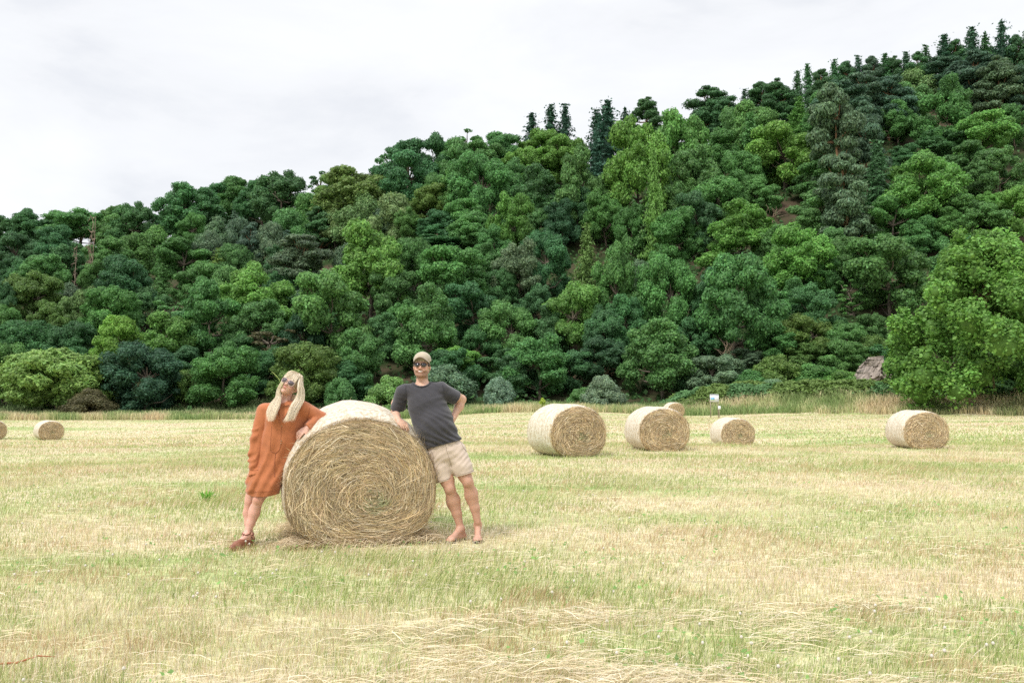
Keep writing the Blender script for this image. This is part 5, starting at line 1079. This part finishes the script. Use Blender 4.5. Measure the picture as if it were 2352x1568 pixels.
# ---------------- the woman
def woman():
    Y0 = 8.36; P = lambda x, y, Y=Y0: C1(x, y, Y)
    lo = P(40, 1500); hi = P(800, 200); lo = np.array([lo[0] - .03, 7.9, -.03]); hi = np.array([hi[0] + .03, 8.72, hi[2] + .05])
    root = empty('person', (P(190, 1430, 8.2)[0], 8.2, 0)); tag(root, 'blonde woman in an orange linen shirt dress and sunglasses leaning on the large hay bale', 'person')
    rl = np.array(root.location); sc = .97
    O = P(500, 297, 8.37); R = Ry(math.radians(29)) @ Rx(math.radians(-17)) @ Rz(math.radians(-10))
    v = Vol(lo, hi, HB); head(v, O, R, sc, True, False)
    nb = P(447, 452, 8.37); v.cone(O + R @ [0, .03, -.06], nb, .046, .050, .025)
    v.cone(nb, P(445, 520), .06, .12, .05, .7); v.cone(P(445, 520), P(400, 700), .14, .11, .05, .7); v.cone(P(400, 700), P(350, 900), .12, .14, .05, .75)
    v.cone(P(440, 480, 8.37), P(345, 490, 8.37), .05, .05, .04); v.cone(P(460, 480, 8.37), P(590, 475, 8.38), .05, .05, .04)
    v.chain([P(325, 490, 8.37), P(270, 660, 8.335), P(246, 800, 8.285)], [.040, .034, .028], .02); v.chain([P(246, 800, 8.285), P(243, 845, 8.268)], [.028, .024], .02)
    w = P(243, 842, 8.268); hand(v, w, P(258, 968, 8.245) - w, np.array([.3, 1, 0]), np.array([1, 0, 0]), .88, (.15, .2, .25, .3))
    v.chain([P(600, 470, 8.38), P(735, 528, 8.46), P(628, 603, 8.30)], [.045, .04, .026], .02)
    w = P(622, 606, 8.295); hand(v, w, P(552, 652, 8.235) - w, np.array([-.25, .55, -.75]), np.array([.2, -.9, -.3]), .92, (.42, .5, .62, .75))
    v.chain([P(370, 860, 8.36), P(290, 1070, 8.28), P(268, 1120, 8.25)], [.085, .062, .052], .03); v.chain([P(268, 1122, 8.25), P(240, 1215, 8.27), P(213, 1290, 8.26), P(184, 1372, 8.22)], [.046, .051, .040, .030], .02); v.ell(P(266, 1112, 8.22), (.036, .03, .045), None, .03)
    v.ell(P(236, 1205, 8.30), (.039, .041, .085), None, .04)
    v.chain([P(310, 860, 8.40), P(222, 1090, 8.40), P(208, 1130, 8.39)], [.08, .054, .048], .03); v.chain([P(208, 1130, 8.39), P(196, 1215, 8.41), P(200, 1290, 8.39), P(206, 1385, 8.36)], [.046, .050, .040, .030], .02)
    a1 = P(182, 1385, 8.20); t1 = P(84, 1470, 8.02); t1[2] = .02; foot(v, a1, t1, .92, 1)
    a2 = P(206, 1392, 8.36); t2 = a2 + [.012, -.17, 0]; t2[2] = .02; foot(v, a2, t2, .92, 1)
    V, Q = v.mesh(1); q = local(V, O, R, sc); hd = (np.abs(q[:, 0]) < .11) & (q[:, 2] > -.13) & (np.abs(q[:, 1]) < .15)
    c = np.tile([.66, .39, .30], (len(V), 1)); c = blend(c, (V[:, 2] < .8) * .5, (.62, .33, .26)); kn = np.exp(-(((V - P(266, 1112, 8.2)) ** 2).sum(1)) / .002); c = blend(c, kn * .5, (.60, .24, .18))
    x, y, z = q.T; c = np.where(hd[:, None], blend(c, sst(.018 - np.abs(z + .035), 0, .018) * (y < -.05) * sst(np.abs(x), .02, .04) * .4, (.68, .28, .24)), c)
    lip = (np.abs(x) < .015) & (np.abs(z + .064) < .010) & (y < -.085) & hd; c[lip] = (.55, .22, .20)
    nos = (np.abs(np.abs(x) - .008) < .004) & (np.abs(z + .043) < .004) & (y < -.095) & hd; c[nos] = (.3, .12, .1)
    body = link('body', mkmesh('body', V - rl, [Q], M['skin'], c, True), root)
    glasses(root, O - rl, R, sc, 'woman')
    # dress
    s = Vol(lo, hi, HB); F_ = .74
    s.cone(P(342, 482, 8.37), P(585, 462, 8.37), .062, .066, .06, .95); s.cone(P(452, 480, 8.37), P(447, 540, 8.36), .12, .170, .06, .72)
    s.chain([P(450, 545, 8.36), P(422, 690, 8.36), P(368, 840, 8.36), P(330, 930, 8.35)], [.172, .170, .158, .163], .05, F_); s.chain([P(330, 930, 8.345), P(308, 1020, 8.31), P(298, 1120, 8.305)], [.160, .160, .156], .05, .86)
    s0 = s; s = Vol(lo, hi, HB)
    s.cone(P(318, 480, 8.37), P(262, 690, 8.33), .078, .066, .03); s.cone(P(262, 690, 8.33), P(240, 860, 8.27), .064, .054, .02); s.cone(P(240, 860, 8.27), P(245, 960, 8.24), .055, .054, .02)
    s.cone(P(585, 475, 8.38), P(722, 528, 8.46), .082, .062, .03); s.cone(P(722, 528, 8.46), P(618, 610, 8.30), .060, .050, .015)
    c1_ = (P(211, 948, 8.24) + P(275, 932, 8.24)) / 2; s.half(c1_, np.array([.25, -.15, -1]), lo=[lo[0], lo[1], 0], hi=[P(330, 0)[0], hi[1], c1_[2] + .04])
    c2_ = (P(586, 589, 8.31) + P(638, 630, 8.31)) / 2; s.half(c2_, nrm(P(618, 610, 8.30) - P(722, 528, 8.46)), lo=[c2_[0] - .2, lo[1], c2_[2] - .2], hi=[c2_[0] + .10, hi[1], c2_[2] + .10])
    s0.cone(P(590, 520, 8.42), P(500, 720, 8.40), .085, .060, .05)
    zk = np.clip((s.ax[2] - P(0, 540)[2]) / .10, 0, 1)[None, None, :] * .045 + .004; hh_ = np.maximum(zk - np.abs(s0.a - s.a), 0) / zk; s0.a = (np.minimum(s0.a, s.a) - hh_ * hh_ * zk / 4).astype(np.float32); s = s0
    def fo(x, y, z):
        u = x - P(430, 600)[0]; w = z - P(430, 600)[2]; lean = u - w * .33
        low = np.clip((-w + .05) / .3, 0, 1)
        f = 0 * y + .0070 * np.sin(lean * 62 + 1.6 * np.sin(w * 7)) * low + .0050 * np.sin(lean * 33 + 2 * np.sin(w * 5) + 1) + .0016 * noise3(x, y, z, 45) + .0028 * noise3(x, y, z, 21)
        f += .0032 * np.sin((w + .25 * u) * 70 + 2.5 * np.sin(u * 16)) * np.clip(-w * 1.6, 0, 1) * .6
        arm = np.exp(-np.clip(-(x - P(285, 0)[0]) , -1, 0) ** 2 / .0008) * (x < P(300, 0)[0]) * (w < .0); f += .0052 * np.sin((w * .9 - u * .35) * 78 + 1.7 * np.sin(w * 19)) * arm
        r2 = np.exp(-((u - .37) ** 2 + (w - .05) ** 2) / .012); f += .0045 * np.sin((u * .9 + w * .5) * 85 + np.sin(w * 30)) * r2
        f += .004 * np.exp(-((lean - .015) / .014) ** 2) * (w < -.21)
        return f
    s.fold(fo); keep = Vol(lo, hi, HB); keep.a = s.a.copy(); s.shell(.009)
    a, b = P(188, 1079, 8.34), P(407, 1073, 8.34); d_ = b - a; s.half(a, np.array([d_[2], .03, -d_[0]]), lo=[lo[0], lo[1], .2], hi=[P(450, 0)[0], hi[1], a[2] + .1])
    sl, x, y, z = s.win(s.lo, s.lo + s.h * s.n); cL = P(250, 1020, 8.34); s.a[sl] = np.maximum(s.a[sl], np.where((x < cL[0]) & (z < cL[2]) & (z < P(0, 962, 8.24)[2]), np.sqrt(((x - cL[0])) ** 2 + ((z - cL[2]) * 1.25) ** 2) - .098, -1) + 0 * y)
    s.cone(P(452, 380, 8.36), P(446, 452, 8.35), .052, .056, .003, op='cut'); s.cone(P(428, 455, 8.20), P(433, 588, 8.17), .034, .002, .002, op='cut')
    lin = fabric('orange_linen', (.42, .145, .062), .9, 500, .08); dr = cloth(s, 'dress', lin, root); dr.location = -rl
    hitl = lambda pts, off=.0008: np.array([keep.hit(x, y, off) for x, y in pts])
    # collar: two folded flaps and a stand
    mb = MB()
    def flap(pts, th=.004):
        Pp = np.array(pts); k = len(Pp); Bk = Pp + [0, th, 0]; jj = np.arange(k); mb.add(np.vstack([Pp, Bk, Pp.mean(0) + [0, -.004, 0], Bk.mean(0)]), [np.stack([jj, (jj + 1) % k, np.full(k, 2 * k)], 1), np.stack([k + jj, k + (jj + 1) % k, np.full(k, 2 * k + 1)], 1), np.stack([jj, (jj + 1) % k, k + (jj + 1) % k, k + jj], 1)])
    flap(np.vstack([P(398, 452, 8.27), hitl([(372, 500), (382, 520), (412, 545), (428, 578)], .010), P(410, 500, 8.235)]))
    flap(np.vstack([P(492, 436, 8.27), P(432, 452, 8.262), P(420, 492, 8.232), hitl([(436, 560), (470, 505), (492, 470)], .012)]))
    co = link('collar', mb.mesh('collar', lin), dr)
    sc_ = fabric('linen_seam', (.27, .085, .035))
    def seam(pts, r_, nm='seam'):
        pts = np.array(pts, float); k = np.linspace(0, len(pts) - 1, 5 * len(pts)); pts = np.stack([np.interp(k, range(len(pts)), pts[:, i]) for i in (0, 1)], 1)
        q = hitl(pts, .0012); q[1:-1, 1] = (q[:-2, 1] + q[1:-1, 1] + q[2:, 1]) / 3; b = MB(); b.tube(q, r_, 5); link(nm, b.mesh(nm, sc_, True), dr)
    seam([(366, 590), (360, 650), (356, 720), (354, 765), (368, 778), (392, 787)], .0014); seam([(436, 585), (433, 640), (430, 700), (428, 745), (415, 768), (392, 787)], .0024, 'placket'); seam([(392, 790), (388, 830), (384, 885), (386, 955)], .0026, 'pleat')
    seam([(212, 1066), (260, 1064), (340, 1062), (408, 1060)], .0014); seam([(205, 902), (240, 912), (270, 906)], .0014); seam([(640, 452), (632, 500), (622, 540)], .0014)
    for bx, by in ((438, 590), (434, 698), (432, 716)):
        p = keep.hit(bx, by, .003); b = MB(); b.tube([p, p + [0, -.004, 0]], [.0065, .006], 10); link('button', b.mesh('button', mat('horn_button', (.33, .20, .11), .4)), dr)
    # hair: a soft mass and many strands
    hv = Vol(O - [.35, .3, .42], O + [.3, .3, .24], .005); hv.ell(O + R @ [0, .02, .035], (.086, .107, .103), R, .02)
    hv.ell(O + R @ [0, -.10, -.055], (.062, .075, .098), R, .01, op='cut')
    Lg = [P(452, 268, 8.31), P(416, 318, 8.315), P(412, 375, 8.32), P(388, 430, 8.25), P(362, 490, 8.19)]; hv.chain(Lg, [.016, .008, .009, .013, .009], .015, .5); hv.cone(Lg[-1], P(352, 535, 8.175), .012, .003, .015)
    Rg = [P(562, 290, 8.33), P(574, 350, 8.32), P(562, 405, 8.29), P(535, 455, 8.22), P(512, 500, 8.18)]; hv.chain(Rg, [.020, .018, .015, .011, .008], .015, .5); hv.cone(Rg[-1], P(498, 535, 8.165), .009, .003, .015)
    hv.chain([P(520, 400, 8.44), P(480, 450, 8.46)], [.05, .045], .03)
    V, Q = hv.mesh(1); n0 = len(V); hb = MB(); hb.add(V, [Q], np.array([.58, .46, .31]))
    r = np.random.default_rng(12)
    def strands(G1, G2, n, w0=.0026, cols=((.82, .71, .54), (.76, .64, .47), (.87, .79, .65), (.68, .56, .40))):
        G1, G2 = np.array(G1), np.array(G2); k = len(G1); t = r.random(n)[:, None, None] ** r.choice([.8, 1.25], n)[:, None, None]
        A_ = G1[None] * (1 - t) + G2[None] * t; ss = np.linspace(0, 1, k)[None, :, None]
        A_ = A_ + r.normal(0, .0040, (n, 1, 3)) * (.4 + ss * 1.6) + r.normal(0, .0009, (n, k, 3)); end = 1.04 - .38 * r.random(n) ** 1.8
        K = 14; u = np.linspace(0, 1, K)[None] * end[:, None] * (k - 1); i = np.clip(u.astype(int), 0, k - 2); f = (u - i)[..., None]; ar = np.arange(n)[:, None]
        p0, p1, p2, p3 = A_[ar, np.maximum(i - 1, 0)], A_[ar, i], A_[ar, i + 1], A_[ar, np.minimum(i + 2, k - 1)]
        C = .5 * ((2 * p1) + (p2 - p0) * f + (2 * p0 - 5 * p1 + 4 * p2 - p3) * f ** 2 + (3 * p1 - p0 - 3 * p2 + p3) * f ** 3)
        T = np.gradient(C, axis=1); T /= np.linalg.norm(T, axis=2, keepdims=True) + 1e-9; nn = np.array([0, -1, 0.0]) + .22 * r.normal(size=(n, 1, 3)); S_ = np.cross(T, nn); S_ /= np.linalg.norm(S_, axis=2, keepdims=True) + 1e-9
        tp = np.interp(np.linspace(0, 1, K), [0, .1, .7, 1], [.7, 1, .75, .1])[None, :, None]; wv = (w0 / 2 * r.uniform(.6, 1.4, (n, 1, 1))) * tp * S_
        V = np.stack([C - wv, C + wv], 2).reshape(-1, 3); b = np.arange(n)[:, None] * 2 * K; Qs = np.concatenate([b + [2 * j, 2 * j + 1, 2 * j + 3, 2 * j + 2] for j in range(K - 1)])
        c = np.array(cols)[r.integers(0, len(cols), n)] * r.uniform(.8, 1.15, (n, 1)); hb.add(V, [Qs], np.repeat(c, 2 * K, 0))
    g = lambda x, y, z: O + R @ (np.array([x, y, z]) * 1.0)
    top = g(.012, .0, .142); topb = g(.01, .05, .14)
    strands([top, g(-.042, -.045, .124), g(-.070, -.060, .085), P(430, 283, 8.285), P(406, 335, 8.29), P(398, 385, 8.28), P(352, 436, 8.235), P(331, 500, 8.19), P(341, 550, 8.165)],
            [top, g(-.030, -.065, .118), g(-.055, -.080, .075), P(446, 280, 8.27), P(424, 330, 8.285), P(428, 372, 8.285), P(424, 430, 8.215), P(402, 482, 8.165), P(376, 545, 8.145)], 760)
    strands([topb, g(.052, .0, .134), g(.088, -.01, .085), P(586, 300, 8.33), P(597, 350, 8.32), P(591, 410, 8.29), P(560, 462, 8.235), P(540, 505, 8.20), P(524, 548, 8.18)],
            [top, g(.040, -.045, .122), g(.070, -.06, .075), P(556, 306, 8.275), P(556, 352, 8.275), P(535, 402, 8.265), P(508, 440, 8.205), P(488, 490, 8.165), P(468, 548, 8.145)], 860)
    strands([topb, g(.05, .09, .08), P(560, 360, 8.36), P(545, 410, 8.34), P(515, 450, 8.25), P(490, 500, 8.18), P(468, 530, 8.16), P(452, 556, 8.15)],
            [topb, g(.07, .07, .08), P(585, 350, 8.36), P(580, 410, 8.32), P(545, 460, 8.24), P(520, 500, 8.19), P(505, 530, 8.17), P(495, 552, 8.16)], 300)
    strands([top, g(-.035, -.07, .105), g(-.052, -.093, .062), g(-.056, -.098, .030)], [top, g(.045, -.06, .105), g(.060, -.083, .060), g(.066, -.085, .022)], 480, .0024)
    hm_ = mat('blonde_hair', (1, 1, 1), .42, attr=1, spec=.4, transl=.15); ho = link('hair', hb.mesh('hair', hm_, True), root); ho.location = -rl
    # shoes
    for a_, t_ in ((a1, t1), (a2, t2)):
        d = nrm((t_ - a_) * [1, 1, 0]); sv_ = Vol(np.minimum(a_, t_) * [1, 1, 0] - [.12, .14, .02], np.maximum(a_, t_) * [1, 1, 0] + [.12, .12, .2], .004); zt = t_[2]
        L_ = np.linalg.norm((t_ - a_)[:2]); heel = np.array([*(a_ - d * .045)[:2], .045]); ball = np.array([*(a_ + d * (L_ - .055))[:2], .036]); tip = np.array([*(a_ + d * (L_ + .005))[:2], .030])
        sv_.cone(heel, ball, .040, .043, .02); sv_.cone(ball, tip, .042, .030, .02); sv_.cone(ball, a_ * [1, 1, 0] + np.append(d[:2] * .05, .075), .036, .030, .02)
        sv_.half([0, 0, .0], [0, 0, -1]); ins = Vol(sv_.lo, sv_.lo + sv_.h * (sv_.n - 1), sv_.h)
        sv_.cone(a_ + [0, 0, .03] - d * .035, a_ + [0, 0, .02] + d * .02, .047, .036, .003, op='cut')
        sh_ = cloth(sv_, 'shoe', mat('brown_leather', (.24, .095, .055), .5, spec=.4, var=(20, .2)), root); sh_.location = -rl
        st = MB(); an = np.linspace(0, 2 * math.pi, 20); st.tube([a_ + np.array([math.cos(q_) * .036 + .0, math.sin(q_) * .040, .028 + .012 * math.sin(q_)]) for q_ in an], .0065, 6, cap=False); st.tube([a_ + d * .035 + [0, 0, .03], a_ + d * .06 + [0, 0, -.01]], .006, 6); link('strap', st.mesh('strap', mat('leather_strap', (.21, .08, .05), .5)), sh_)
    # the grass stalk held between her lips
    m_ = O + R @ (np.array([0, -.112, -.064]) * sc); m = MB(); pts = [m_ + [0, .008, 0], P(448, 318, 8.20), P(432, 280, 8.18), P(412, 243, 8.17), P(388, 218, 8.17), P(365, 197, 8.17)]; m.tube(pts, [.0016, .0018, .002, .002, .0024, .0012], 6, c=(.42, .50, .16))
    tag(link('grass_stalk', m.mesh('grass_stalk', mat('green_stalk', (1, 1, 1), .6, attr=1))), 'thin green grass stalk held between the lips of the woman', 'stalk')
woman()
